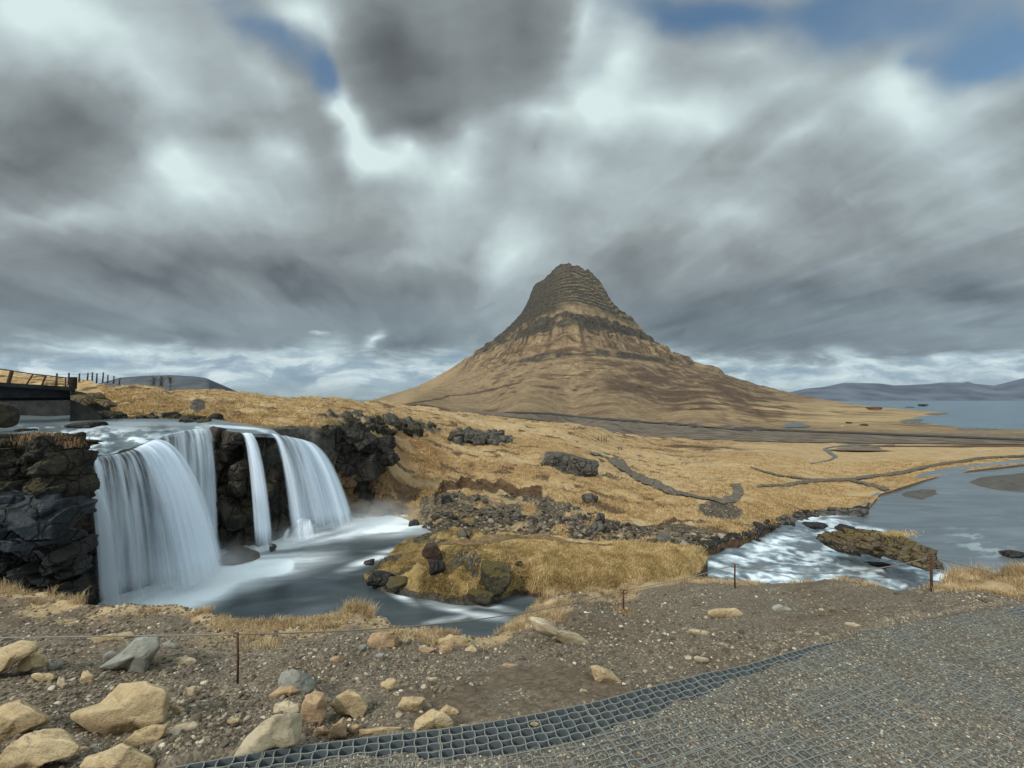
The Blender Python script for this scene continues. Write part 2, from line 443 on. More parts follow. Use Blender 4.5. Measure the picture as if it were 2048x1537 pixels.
    L = T.m('ADD', L, T.m('MULTIPLY', T.m('MULTIPLY', T.mr(v, .01, .04), T.mr(v, .15, .09)), T.mr(T.noise(T.mapping(uv, loc=(2, 5, 0), scale=(4.5, 17, 1)), 1.0, 7, .62, .6), .42, .66, -.05, .34)))
    # distant band of small clouds just over the horizon
    low = T.mapping(uv, scale=(5.5, 24, 1))
    cu = T.noise(low, 1.0, 6, .58, .5)
    cuL = T.mr(cu, .40, .68, .30, 1.0)
    band = [(200,700,170,22,-3,.9),(400,715,180,24,0,.7),(640,705,60,30,15,.9),(600,725,150,22,-5,.5),(700,740,160,18,0,.5),(745,685,14,26,-50,.8),(652,658,20,6,-10,.9),
            (90,735,170,22,0,.45),(1430,722,90,18,-8,.9),(1560,745,160,22,0,.8),(1760,735,110,20,3,.9),(1960,735,150,22,0,.8),(1660,765,200,20,0,.4),(400,760,400,20,0,.30),(800,765,120,20,0,.3)]
    uvl = T.vm('ADD', uv, T.vm('MULTIPLY', T.vm('SUBTRACT', T.n('ShaderNodeTexNoise', {'Vector': T.mapping(uv, scale=(9, 22, 1)), 'Scale': 1.0, 'Detail': 5.0}).outputs[1], (.5, .5, .5)), (.11, .06, 0)))
    bm = blobs(band, uvl, 0.0)
    Lb = T.m('MULTIPLY', bm, T.m('MULTIPLY', cuL, 1.05))
    L = T.m('ADD', L, T.m('MULTIPLY', Lb, .9))
    L = T.m('ADD', T.m('MULTIPLY', T.m('SUBTRACT', L, .56), 1.10), .54)
    # the sky behind and over the camera: broken bright overcast
    Lback = T.m('ADD', .66, T.m('MULTIPLY', T.m('SUBTRACT', st1, .5), .8))
    L = T.m('ADD', T.m('MULTIPLY', L, front), T.m('MULTIPLY', Lback, T.m('SUBTRACT', 1.0, front)), clamp=True)
    warm = T.ramp(L, [(0, srgb(74,80,84)), (.22, srgb(102,108,111)), (.5, srgb(144,153,156)), (.75, srgb(184,199,202)), (1, srgb(216,234,233))])
    cool = T.ramp(L, [(0, srgb(76,87,96)), (.22, srgb(97,110,119)), (.5, srgb(135,150,157)), (.75, srgb(178,197,203)), (1, srgb(214,233,236))])
    cf = T.m('ADD', T.mr(v, .42, .10), T.m('MULTIPLY', T.mr(u, .3, 1.2), .25), clamp=True)
    cloud = T.mix(cf, warm, cool)
    cu2 = T.noise(T.vm('ADD', T.mapping(uv, loc=(3, 7, 0), scale=(6.5, 23, 1)), T.vm('MULTIPLY', T.vm('SUBTRACT', nB, (.5, .5, .5)), (1.2, 1.2, 0))), 1.0, 8, .6, .3)
    lowcol = T.ramp(cu2, [(.36, srgb(122,148,170)), (.47, srgb(150,172,186)), (.56, srgb(196,214,220)), (.66, srgb(226,238,238))])
    edge_ = T.m('MULTIPLY', T.m('SUBTRACT', T.noise(T.mapping(uv, loc=(1, 4, 0), scale=(3.2, 6, 1)), 1.0, 6, .6, .4), .5), .16)
    lowf = T.m('MULTIPLY', T.mr(T.m('ADD', v, edge_), .125, .085), T.mr(u, -.02, -.12, .0, .82)); lowf = T.m('MAXIMUM', lowf, T.m('MULTIPLY', T.mr(T.m('ADD', v, edge_), .105, .075), T.mr(u, .3, .42, .0, .82)))
    cloud = T.mix(lowf, cloud, lowcol)
    # unseen sky overhead and behind, boosted to throw more light on the ground
    zen = T.mr(z, .72, .95, 1.0, 1.9)
    behind = T.mr(y, .1, -.3, 1.0, 1.9)
    cloud = T.vm('SCALE', cloud); cn = T.nt.nodes[-1]; T.set(cn.inputs[3], T.m('MULTIPLY', zen, behind))
    # openings
    O = [(490,60,130,60,-35,1.2),(560,95,100,50,-40,1.1),(640,150,40,80,12,1.9),(430,5,70,30,0,.5),(690,240,12,40,30,.2),
         (1350,20,180,60,0,1.0),(1480,30,170,60,-8,1.0),(1690,50,130,90,10,1.7),(1850,40,180,100,0,1.4),(1970,120,120,60,18,1.5),(1830,140,60,24,15,.8),(2040,60,100,100,0,1.0),
         (1000,215,60,26,0,.35),(1200,140,50,70,0,.3)]
    om = blobs(O, uvw, T.m('MULTIPLY', T.m('SUBTRACT', st2, .5), 1.3))
    hz = T.m('MULTIPLY', T.mr(v, .055, .0), .55)
    gap = T.m('MULTIPLY', T.m('MAXIMUM', T.m('MULTIPLY', T.mr(om, .12, 1.35), T.mr(st1, .35, .65, .98, .72)), hz), front)
    sky = T.n('ShaderNodeTexSky', sky_type='NISHITA'); sky.sun_disc = False; sky.sun_elevation = SUN_EL; sky.sun_rotation = SUN_AZ % (2*math.pi)
    sky.air_density = 1.0; sky.dust_density = 1.6; sky.ozone_density = .4
    bg1 = T.n('ShaderNodeBackground', {0: T.vm('MULTIPLY', sky.outputs[0], (.80, 1.02, 1.04)), 1: .125}); bg2 = T.n('ShaderNodeBackground', {0: cloud, 1: 1.0})
    mx = T.n('ShaderNodeMixShader', {0: gap, 1: bg2.outputs[0], 2: bg1.outputs[0]})
    T.l.new(mx.outputs[0], T.n('ShaderNodeOutputWorld').inputs[0])
build_sky()
world.cycles.sampling_method = 'MANUAL'; world.cycles.sample_map_resolution = 512
sun = bpy.data.lights.new('sun', 'SUN'); sun.energy = 2.4; sun.angle = R(9); sun.color = (1.0, .95, .88)
so = bpy.data.objects.new('sun', sun); COL.objects.link(so)
so.rotation_euler = (math.pi/2-SUN_EL, 0, -SUN_AZ+math.pi)   # lamp looks along -Z; sun stands at azimuth SUN_AZ
sc.view_settings.view_transform = 'Standard'; sc.view_settings.look = 'None'; sc.view_settings.exposure = 0; sc.view_settings.gamma = 1
sc.cycles.max_bounces = 8; sc.cycles.volume_bounces = 3; sc.cycles.transparent_max_bounces = 24; sc.cycles.use_denoising = True

# ------------------------------------------------------------------ materials
def terrain_mat(name, sc_=1.0, bump=.05, g1=(196,160,104), g2=(150,116,70), g3=(118,92,58), rock=(92,88,82), soil=(84,68,54), gravel=(104,100,94), fine=1.0, rust=(148,106,60), moss=(110,102,54), pale=(200,178,140), soft=.15):
    m, T = newmat(name)
    P = T.n('ShaderNodeNewGeometry').outputs[0]
    P = T.mapping(P, scale=(1/sc_, 1/sc_, 1/sc_))
    n1 = T.noise(P, .35, 5, .6, .3); n2 = T.noise(T.mapping(P, loc=(5, 1, 2)), 2.3, 6, .65, .2); n3 = T.noise(T.mapping(P, loc=(1, 9, 4)), 14*fine, 4, .7)
    g = T.mix(T.mr(n1, .35, .65), srgb(*g2), srgb(*g1))
    g = T.mix(T.mr(n2, .50, .72), g, srgb(*g3))
    g = T.mix(T.m('MULTIPLY', T.mr(n2, .46, .30), .6), g, srgb(*pale))
    m1 = T.n('ShaderNodeSeparateColor', {0: T.attr('m1', 'Color')}).outputs
    m2 = T.n('ShaderNodeSeparateColor', {0: T.attr('m2', 'Color')}).outputs
    def edge(mask, nz, k=.5): return T.mr(T.m('ADD', mask, T.m('MULTIPLY', T.m('SUBTRACT', nz, .5), k)), .5-soft, .5+soft)
    g = T.mix(T.m('MULTIPLY', m2[0], .9), g, T.mix(n2, srgb(*rust), srgb(rust[0]-45, rust[1]-35, rust[2]-15)))
    g = T.mix(T.m('MULTIPLY', m2[1], .9), g, T.mix(n2, srgb(*moss), srgb(moss[0]-45, moss[1]-40, moss[2]-15)))
    g = T.mix(T.m('MULTIPLY', m2[2], .85), g, srgb(*pale))
    so_ = T.mix(T.mr(n2, .3, .7), srgb(soil[0]-22, soil[1]-20, soil[2]-18), srgb(soil[0]+14, soil[1]+12, soil[2]+10))
    g = T.mix(edge(m1[1], n2, .7), g, so_)
    vr = T.n('ShaderNodeTexVoronoi', {'Vector': T.mapping(P, loc=(3, 3, 3)), 'Scale': 9.0*fine, 'Randomness': 1.0})
    gc = T.ramp(T.n('ShaderNodeSeparateColor', {0: vr.outputs['Color']}).outputs[0], [(0, srgb(gravel[0]-30, gravel[1]-30, gravel[2]-28)), (.6, srgb(*gravel)), (.92, srgb(gravel[0]+20, gravel[1]+18, gravel[2]+12)), (1, srgb(gravel[0]+70, gravel[1]+64, gravel[2]+54))])
    g = T.mix(edge(m1[2], n2, .5), g, gc)
    rk = T.mix(T.mr(n2, .3, .75), srgb(rock[0]-38, rock[1]-37, rock[2]-36), srgb(rock[0]+8, rock[1]+8, rock[2]+6))
    rk = T.mix(T.m('MULTIPLY', T.mr(n3, .62, .75), .5), rk, srgb(150, 148, 136))
    g = T.mix(edge(m1[0], n3, .5), g, rk)
    g = T.mix(.5, g, T.vm('SCALE', g)) if False else g
    v = T.mr(n3, .25, .75, .72, 1.22, False)
    gs = T.vm('SCALE', g); T.set(T.nt.nodes[-1].inputs[3], v)
    h = T.m('ADD', T.m('MULTIPLY', n3, .35), T.m('MULTIPLY', n2, 1.0))
    finish(T, gs, .95, T.bump(h, .9, bump*sc_), .15)
    return m
M = {}
M['near'] = terrain_mat('near_ground', .12, .05, g1=(168,142,104), g2=(130,108,80), g3=(98,84,66), soil=(112,98,82), gravel=(120,110,96), fine=1.0, rock=(96,92,86))
M['mid'] = terrain_mat('dry_grass_ground', .8, .10, g1=(182,154,112), g2=(154,126,88), g3=(116,92,64), soil=(92,72,54), gravel=(92,84,72))
M['islet'] = terrain_mat('islet_turf', .5, .10, g1=(180,152,98), g2=(150,122,74), g3=(112,90,54), moss=(106,93,56), rust=(140,108,64))
M['far'] = terrain_mat('far_slope_ground', 14, .10, g1=(146,125,96), g2=(126,105,80), g3=(102,84,66), rock=(82,76,67), soil=(88,72,58), gravel=(104,102,98), fine=1.2, moss=(104,96,66), pale=(188,162,118), soft=.38)

def rock_mat(name, a, b, c, scale=3.0, bump=.02, speck=.25, moss=None, rough=.85, spk=(190,186,170), crack=0):
    m, T = newmat(name)
    P = T.n('ShaderNodeNewGeometry').outputs[0]
    oi = T.n('ShaderNodeObjectInfo').outputs['Random']
    Pw = T.vm('ADD', P, T.n('ShaderNodeCombineXYZ', {0: T.m('MULTIPLY', oi, 9.0)}).outputs[0])
    n1 = T.noise(Pw, scale, 6, .6, .5); n2 = T.noise(Pw, scale*5, 5, .7, .2); n3 = T.noise(Pw, scale*22, 3, .6)
    col = T.mix(T.mr(n1, .32, .68), srgb(*a), srgb(*b))
    col = T.mix(T.mr(n2, .52, .75), col, srgb(*c))
    col = T.mix(T.m('MULTIPLY', T.mr(n3, .66, .74), speck), col, srgb(*spk))
    if moss:
        nz = T.n('ShaderNodeSeparateXYZ', {0: T.n('ShaderNodeNewGeometry').outputs['Normal']}).outputs[2]
        f = T.mr(T.m('ADD', nz, T.m('MULTIPLY', T.m('SUBTRACT', n1, .5), 2.2)), .45, .8)
        col = T.mix(T.m('MULTIPLY', f, .9), col, T.mix(n2, srgb(*moss), srgb(moss[0]-40, moss[1]-36, moss[2]-14)))
    h = T.m('ADD', T.m('MULTIPLY', n1, 1.0), T.m('ADD', T.m('MULTIPLY', n2, .5), T.m('MULTIPLY', n3, .15)))
    if crack:
        wv = T.vm('SCALE', T.n('ShaderNodeTexNoise', {'Vector': P, 'Scale': crack*1.2, 'Detail': 4.0}).outputs[1]); T.set(T.nt.nodes[-1].inputs[3], .55/crack)
        vo = T.n('ShaderNodeTexVoronoi', {'Vector': T.mapping(T.vm('ADD', P, wv), scale=(1, 1, .75)), 'Scale': crack}, feature='DISTANCE_TO_EDGE').outputs[0]
        ce = T.mr(vo, .0, .07); h = T.m('ADD', h, T.m('MULTIPLY', ce, 1.1))
        col = T.mix(T.m('MULTIPLY', T.m('SUBTRACT', 1.0, T.mr(vo, .0, .045)), .75), col, srgb(18, 17, 16))
    finish(T, col, rough, T.bump(h, .8, bump), .25)
    return m
M['tan'] = rock_mat('tan_sandstone', (196,176,140), (180,157,120), (142,122,94), 7, .03, .5, spk=(214,200,170))
M['orange'] = rock_mat('orange_tan_stone', (190,163,130), (170,142,110), (134,112,88), 8, .03, .4, spk=(214,186,150))
M['grey'] = rock_mat('grey_stone', (158,158,146), (132,132,124), (104,104,98), 6, .012, .3)
M['pale'] = rock_mat('pale_stone', (190,176,148), (166,152,126), (134,120,98), 6, .012, .3)
M['basalt'] = rock_mat('dark_basalt', (54,51,47), (32,31,31), (72,67,60), 1.8, .06, .5, rough=.6, crack=2.2)
M['basalt_blue'] = rock_mat('wet_blue_basalt', (44,49,54), (27,30,34), (60,65,68), 2.0, .06, .5, rough=.5, crack=1.6)
M['lichen'] = rock_mat('lichen_basalt', (58,53,42), (28,27,25), (92,88,74), 2.6, .07, .9, moss=(84,76,46), crack=2.4)
M['mossrock'] = rock_mat('mossy_basalt', (72,66,50), (46,42,34), (96,90,70), 2.4, .05, .6, moss=(104,92,48))
M['brownrock'] = rock_mat('brown_boulder', (76,60,48), (50,42,36), (96,80,62), 2.4, .04, .3)
M['brownslab'] = rock_mat('brown_bedded_rock', (104,92,74), (72,64,52), (124,108,80), 2.6, .08, .4, moss=(120,102,58), crack=2.2)
M['outcrop'] = rock_mat('grey_outcrop', (104,99,90), (72,68,62), (54,51,47), 1.8, .08, .5, crack=1.1)
M['bankearth'] = rock_mat('brown_bank_earth', (112,86,58), (78,60,44), (132,106,70), 2.0, .10, .2, moss=(128,104,60), rough=.9)
M['cliffrock'] = rock_mat('dark_cliff_rock', (58,53,46), (34,32,30), (78,70,56), 2.2, .09, .4, rough=.7, crack=1.6)
M['falls_rock'] = rock_mat('wet_cliff', (64,56,46), (36,34,32), (86,76,50), 1.2, .08, .3, moss=(66,60,34), rough=.55, crack=1.4)

def var_mat(name, stops, rough=.9, tip=None, spec=.2, ps=0.0):
    m, T = newmat(name); v = T.attr('v')
    if ps:
        P = T.n('ShaderNodeNewGeometry').outputs[0]; n = T.mr(T.noise(P, ps, 4, .6, .3), .32, .68)
        v = T.m('ADD', T.m('MULTIPLY', v, .5), T.m('MULTIPLY', n, .5))
    c = T.ramp(v, [(p, srgb(*q)) for p, q in stops])
    finish(T, c, rough, None, spec)
    return m
M['pebble'] = var_mat('pebbles', [(0, (78,68,57)), (.4, (106,95,81)), (.75, (132,120,102)), (.92, (160,147,124)), (.985, (196,184,160)), (1, (214,206,190))])
M['screestone'] = var_mat('scree_stone', [(0, (48,43,37)), (.45, (82,73,62)), (.85, (110,100,86)), (1, (148,138,120))])
M['straw'] = var_mat('straw_grass', [(0, (120,98,68)), (.35, (168,142,104)), (.75, (202,178,138)), (1, (228,208,172))], .9, ps=5)
M['straw_mid'] = var_mat('hill_grass', [(0, (118,92,60)), (.3, (162,132,88)), (.7, (196,166,118)), (1, (218,192,150))], .95, ps=.7)
M['straw_islet'] = var_mat('islet_grass', [(0, (116,94,56)), (.3, (164,138,88)), (.65, (198,170,118)), (1, (226,202,154))], .95, ps=1.6)
M['moss_tuft'] = var_mat('moss_tufts', [(0, (60,53,34)), (.5, (106,90,56)), (1, (158,134,90))], .95, ps=2.2)
M['redplant'] = var_mat('dead_weeds', [(0, (84,58,42)), (.5, (132,98,70)), (1, (186,156,118))], .9)

def plain(name, c, rough=.6, metal=0, spec=.4, nscale=20, var=.25, bump=.002):
    m, T = newmat(name)
    P = T.n('ShaderNodeNewGeometry').outputs[0]
    n = T.noise(P, nscale, 5, .6)
    c2 = tuple(int(k*(1-var)) for k in c)
    finish(T, T.mix(T.mr(n, .3, .7), srgb(*c2), srgb(*c)), rough, T.bump(n, .5, bump), spec, Metallic=metal)
    return m
M['rust'] = plain('rusty_steel', (96,62,46), .8, 0, .3, 60, .4)
M['rope'] = plain('weathered_rope', (150,140,126), .9, 0, .2, 200, .3)
M['darkrope'] = M['rope']
M['concrete'] = plain('dark_concrete', (54,55,52), .9, 0, .2, 1.5, .45, .02)
M['steel_dark'] = plain('dark_beam', (44,46,50), .8, 0, .2, 2, .4, .01)
M['wood'] = plain('weathered_wood', (96,84,70), .9, 0, .2, 12, .4, .01)
M['wire'] = plain('wire', (90,88,84), .6)
M['redshed'] = plain('red_brown_rock', (110,66,52), .9, 0, .2, .5, .4)
M['asphalt'] = plain('road_asphalt', (88,84,80), 1, 0, .0, .8, .2)
M['embank'] = plain('road_gravel_bank', (128,116,104), 1, 0, .0, .15, .35, .02)
M['pathdark'] = plain('dark_path_gravel', (120,112,100), 1, 0, .0, 3, .3, .01)
M['dirtpath'] = plain('dirt_path', (136,112,84), .95, 0, .1, 4, .3, .01)
M['sand'] = plain('wet_sand', (96,90,80), .6, 0, .3, 1.2, .3, .005)
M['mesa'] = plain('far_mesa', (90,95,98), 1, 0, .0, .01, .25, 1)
M['farhill'] = plain('far_hills', (98,104,116), 1, 0, .0, .002, .35, 4)  # blue of distant haze mixed into the hill colour
M['pond'] = plain('pond', (92,96,96), .35, 0, .3, .3, .1)

# grid: dark slate plastic, dust-pale on the worn top rims
m, T = newmat('grid_plastic')
nz = T.n('ShaderNodeSeparateXYZ', {0: T.n('ShaderNodeNewGeometry').outputs['True Normal']}).outputs[2]
P = T.n('ShaderNodeNewGeometry').outputs[0]; n = T.noise(P, 40, 4, .6)
finish(T, T.mix(T.m('MULTIPLY', T.mr(nz, .4, .8), .85), T.mix(n, srgb(100,107,110), srgb(80,87,92)), T.mix(n, srgb(146,144,130), srgb(112,115,108))), .55, None, .35)
M['grid'] = m

def water_mat(name, deep, foamc=(240,248,252), rough=.18, nsc=(.8, .8), bump=.02, foam_amt=1.0, detail=3, tint=None):
    m, T = newmat(name)
    P = T.n('ShaderNodeNewGeometry').outputs[0]
    n = T.noise(T.mapping(P, scale=(nsc[0], nsc[1], 1)), 1.0, detail, .5, .8)
    n2 = T.noise(T.mapping(P, scale=(nsc[0]*3, nsc[1]*3, 1)), 1.0, detail, .5, .8)
    f = T.attr('foam')
    foam = T.m('MULTIPLY', T.m('POWER', f, 1.35), foam_amt, clamp=True)
    col = T.mix(T.mr(n, .3, .7), srgb(*deep), srgb(deep[0]+14, deep[1]+16, deep[2]+16))
    col = T.mix(foam, col, srgb(*foamc))
    rg = T.m('ADD', rough, T.m('MULTIPLY', foam, .5))
    finish(T, col, rg, T.bump(T.m('ADD', n, T.m('MULTIPLY', n2, .3)), .5, bump), .5, IOR=1.33)
    return m
M['pool'] = water_mat('pool_water', (60,67,70), nsc=(.35, .9), rough=.32, bump=.05)
M['upper'] = water_mat('upper_river_water', (90,100,104), nsc=(.5, 1.5), rough=.3, bump=.05, foamc=(222,232,238))
M['river'] = water_mat('river_water', (88,97,103), nsc=(.2, .8), rough=.2, bump=.03, foamc=(232,246,252))
M['sea'] = water_mat('sea_water', (72,94,108), nsc=(.02, .05), rough=.25, bump=.2)

# long-exposure falling water: veils of streaks
def falls_mat(name, seed, dens=.6):
    m, T = newmat(name)
    c = T.n('ShaderNodeSeparateColor', {0: T.attr('st', 'Color')}).outputs   # u (metres across), v down 0-1, body
    vec = T.n('ShaderNodeCombineXYZ', {0: c[0], 1: T.m('MULTIPLY', c[1], .22), 2: float(seed)}).outputs[0]
    a1 = T.noise(vec, 5.5, 3, .5, .15); a2 = T.noise(T.vm('ADD', vec, (9, 0, 3)), 1.9, 2, .5, .1); a3 = T.noise(vec, 26.0, 3, .6, .1)
    s = T.m('ADD', T.m('MULTIPLY', T.m('SUBTRACT', a1, .5), 1.5), T.m('ADD', T.m('MULTIPLY', T.m('SUBTRACT', a2, .5), .8), T.m('MULTIPLY', T.m('SUBTRACT', a3, .5), .28)))
    al = T.m('ADD', c[2], T.m('MULTIPLY', T.m('MULTIPLY', s, T.mr(c[2], .05, .5, .42, 1.0)), T.m('SUBTRACT', 1.1, T.m('MULTIPLY', c[1], .55))))
    al = T.m('MULTIPLY', T.mr(al, .06, .85, 0, dens+.33), T.mr(c[2], .0, .22), clamp=True)
    dif = T.n('ShaderNodeBsdfDiffuse', {0: srgb(236,245,255)}); tl = T.n('ShaderNodeBsdfTranslucent', {0: srgb(226,236,246)})
    b = T.n('ShaderNodeMixShader', {0: .22, 1: dif.outputs[0], 2: tl.outputs[0]})
    tr = T.n('ShaderNodeBsdfTransparent')
    mx = T.n('ShaderNodeMixShader', {0: al, 1: tr.outputs[0], 2: b.outputs[0]})
    T.l.new(mx.outputs[0], T.n('ShaderNodeOutputMaterial').inputs[0])
    return m
M['falls'] = [falls_mat('falling_water_%d' % i, i*3.7, d) for i, d in enumerate((.62, .55, .5))]
# ================================================================== WATER LEVELS
ZP, ZR, ZS = -7.0, -10.0, -18.0     # plunge pool, lower river, sea

# ------------------------------------------------------------------ mountain, coast and plain behind the crest (one far sheet)
prof = [(300,826),(430,824),(560,818),(680,809),(712,805),(740,802),(780,790),(830,775),(862,760),(880,751),(910,733),(940,713),(970,692),(1000,671),(1015,655),(1030,640),(1042,627),(1050,615),(1058,597),(1062,585),(1066,574),(1072,568),(1084,561),(1090,557),
        (1100,549),(1106,541),(1112,535),(1122,530),(1134,530),(1138,526.5),(1143,531),(1158,534),(1168,540),(1176,540),(1185,548),(1196,560),(1204,570),(1212,583),(1217,595),(1222,603),(1236,615),(1250,626),(1262,633),(1272,645),(1280,655),(1284,662),
        (1300,674),(1330,694),(1370,714),(1400,728),(1425,732),(1438,738),(1450,748),(1480,759),(1520,772),(1560,781),(1590,788),(1640,798),(1700,808),(1760,815),(1800,818),(1860,823),(1896,826),(1912,829),(1926,856),(2048,861),(2400,866)]
top_far = interp(prof)
crest = [(-400,705),(-100,730),(0,741),(60,749),(130,759),(190,767),(240,773),(330,777),(430,780),(480,786),(520,790),(620,797),(720,803),(780,806),(870,819),(900,824),(960,829),(1010,833),(1100,843),(1180,852),(1225,867),(1400,881),(1600,886),(2048,892),(2400,896)]
top_mid = interp(crest)
bot_far = lambda x: np.where(x < 740, 860, top_mid(x)+14)
farc = [(560,818,800),(430,824,700),(300,826,600),(740,802,1000),(830,775,1150),(940,713,1200),(1058,597,1200),(1138,527,1200),(1222,603,1200),(1284,662,1200),(1370,714,1190),(1440,740,1160),(1590,788,1000),(1700,808,760),(1800,818,600),(1912,829,480),(1926,858,250),(2048,862,238),(2400,867,225),
 (1150,556,1120),(1185,600,1040),(1195,640,950),(1195,700,800),(1190,750,665),(1170,800,490),(1150,840,340),(1120,855,200),
 (820,815,170),(820,830,140),(1010,843,150),(1200,868,112),(1225,876,104),(1400,886,105),(1400,862,160),(1700,894,111),(1700,872,165),(1700,852,270),(1700,832,450),(2048,898,112),(2048,878,170),(2400,900,110),
 (1500,842,290),(1500,802,700),(1300,842,290),(1330,800,540),(1330,750,800),(1310,705,960),(1000,840,240),(1000,800,580),(1000,750,860),(1000,700,1090),(900,800,640),(900,770,950),(900,830,230),(1500,775,930),(700,835,300),(560,840,300),(400,850,300)]
far = Sheet(300, 2400, 2, top_far, bot_far, 300, farc, 'log')
PX, PY = far.PX, far.PY
X, Y, Z = far.P[..., 0], far.P[..., 1], far.P[..., 2]
up = sst(20, 140, Z)
ang = np.arctan2(X-170, 1260-Y)                      # bearing round the summit axis
Zr = Z.copy(); Z_ = Z-(.03+.13*sst(215, 270, Z))*(X-210); jit = fbm(ang*2, Z*.003, 0, 3, 5)
# ledges: level strata of lava
ly = Z_/12.5+jit*1.0+fbm(ang*9, Z*.01, 0, 3, 8)*.22
fr = ly-np.floor(ly)
step = sst(.30, .62, fr)-fr
thick = .6+.4*vnoise(np.floor(ly)*3.1, ang*.6, 0, 3)
dz = step*12.5*.5*thick*sst(120, 230, Z)
ly2 = Z/27+jit; fr2 = ly2-np.floor(ly2)
dz += (sst(.35, .6, fr2)-fr2)*10*sst(60, 110, Z)*(1-sst(170, 230, Z))
gul = fbm(ang*20, Z*.004, 0, 4, 11)
dz += gul*9*sst(25, 110, Z)*(1-.75*sst(180, 230, Z))*(.35+.65*np.maximum(sst(90, 110, Z), sst(1050, 950, PX)))
dz += fbm(X/55, Y/55, 0, 5, 12)*np.clip(Y/1000, .05, 1)*4.5*sst(-16, 30, Z)+fbm(X/18, Y/18, 0, 4, 13)*np.clip(Y/1000, .1, 1)*2.2*sst(-15, 20, Z)
dz += fbm(X/16, Y/16, Z/8, 3, 14)*1.6*sst(150, 240, Z)
# hummocks of the lower brown apron
dz += fbm(X/40, Y/16, 0, 4, 15)*3.2*ell(PX, PY, 1400, 800, 300, 50, -6, .6)
edgef = sst(0, 6, PY-top_far(PX)+2)
dz *= np.where(PX > 1600, edgef*.3, 1.0)*np.where(PX < 830, .35, 1)
# little inlets of the sea
inl = np.where(inpoly(PX, PY, [(1912,824),(1880,830),(1836,834),(1826,838),(1850,842),(1836,848),(1880,853),(1926,857),(2400,857),(2400,824)]), 1.0, 0)
Zn = np.where(inl > .3, np.minimum(Z+dz, ZS-1), np.maximum(Z+dz, np.where(PX > 1500, ZS+.25, -40)))
# masks
nz1 = fbm(ang*9, Z*.01, 0, 4, 21); nz2 = fbm(X/30, Y/30, Z/12, 4, 22); nzs = fbm(ang*60, Z*.008, 0, 3, 23)
nzm = fbm(ang*13+Y/400, Z*.16+Y/60, X/300, 5, 25)*.75+fbm(X/9, Y/22, 0, 3, 26)*.4; thin = vnoise(np.floor(ly)*7.7, ang*1.5, 0, 4)
rockm = sst(214, 236, Z-.03*(X-170)+nz1*12)*np.clip(.10+.95*sst(.22, .34, fr)*(1-sst(.66+.28*thin, .86+.2*thin, fr))+nz2*.45+.25*nzm, 0, 1)
rockm = np.maximum(rockm, sst(146, 156, Z_+nz1*10+nzs*8)*(1-sst(192, 200, Z_+nz1*10))*(.66+.25*sst(.1, .4, fr)+.9*nz2+.5*nzm))
leftness = sst(1150, 1050, PX)
rockm = np.maximum(rockm, sst(105, 165, Z+nzs*34)*sst(1110, 1000, PX)*.9*(.65+.3*sst(.2, .5, fr)+nz2))
rockm = np.maximum(rockm, sst(196, 206, Z_)*sst(1160, 1090, PX)*(.7+.3*sst(.1, .4, fr)))
rockm = np.maximum(rockm, sst(80, 84, Z_+nz1*8)*(1-sst(94, 102, Z_+nz1*8))*ell(PX, PY, 1215, 712, 200, 46, 2, .5)*(.62+.8*nzm+.5*nz2))
streak = sst(-.05, .35, nzs+.3*nzm)*sst(15, 110, Z)*(1-sst(170, 200, Z))
soil = np.maximum(streak*.75, np.clip(.72+1.1*nzm+.4*nz2, 0, 1)*ell(PX, PY, 1390, 785, 250, 52, -10, .6))
soil = np.maximum(soil, np.clip(.26+1.2*nzm+.5*nz2, 0, 1)*ell(PX, PY, 1220, 775, 300, 60, 0, .6)*.9); soil = np.maximum(soil, np.clip(.20+1.2*nzm+.3*nz2, 0, 1)*sst(860, 1000, PX))
soil = np.maximum(soil, (sst(.42, .55, fr2)-sst(.75, .95, fr2))*sst(20, 50, Z)*(1-sst(130, 150, Z))*(.55+.8*nzm)*sst(1000, 1120, PX))
creek = pdist(PX, PY, [(790,812),(850,803),(885,797),(900,792),(960,785),(1040,765)], 2.2)
soil = np.maximum(soil, 1-sst(1.5, 5, creek+nz2*3))
soil = np.maximum(soil, ell(PX, PY, 850, 818, 55, 8, -6)*.9)
ly3 = Z/8.5+fbm(ang*5+Y/500, Z*.02, 0, 4, 27)*1.6; f3 = ly3-np.floor(ly3)
soil = np.maximum(soil, sst(.42, .6, f3)*(1-sst(.72, .95, f3))*sst(-.25, .25, nz2+nzm*.6+.3*vnoise(np.floor(ly3)*5.1, ang*3, 0, 6))*.98*sst(-8, 12, Z)*(1-sst(190, 215, Z))*sst(880, 1010, PX))
gravel = np.maximum(ell(PX, PY, 1885, 829, 34, 3), ell(PX, PY, 1840, 846, 40, 6))
gravel = np.maximum(gravel, sst(866, 856, PY)*sst(1900, 1940, PX))
gravel = np.maximum(gravel, sst(862, 870, PY)*sst(1500, 1700, PX)*.5)
pale = ell(PX, PY, 1650, 830, 260, 22, -2, .5)*.75
pale = np.maximum(pale, ell(PX, PY, 830, 785, 120, 12, 30, .5)*.3)
moss = sst(190, 240, Z)*.45+sst(210, 218, Z)*(1-sst(235, 242, Z))*.5*sst(1180, 1220, PX)
far.P[..., 2] = Zn
farob = far.build('mountain', M['far'], {'m1': np.stack([rockm, soil, gravel], -1).clip(0, 1), 'm2': np.stack([0*moss, moss, pale], -1).clip(0, 1)},
    topskirt=((60, -40), (200, -160), (420, -300)), botskirt=())
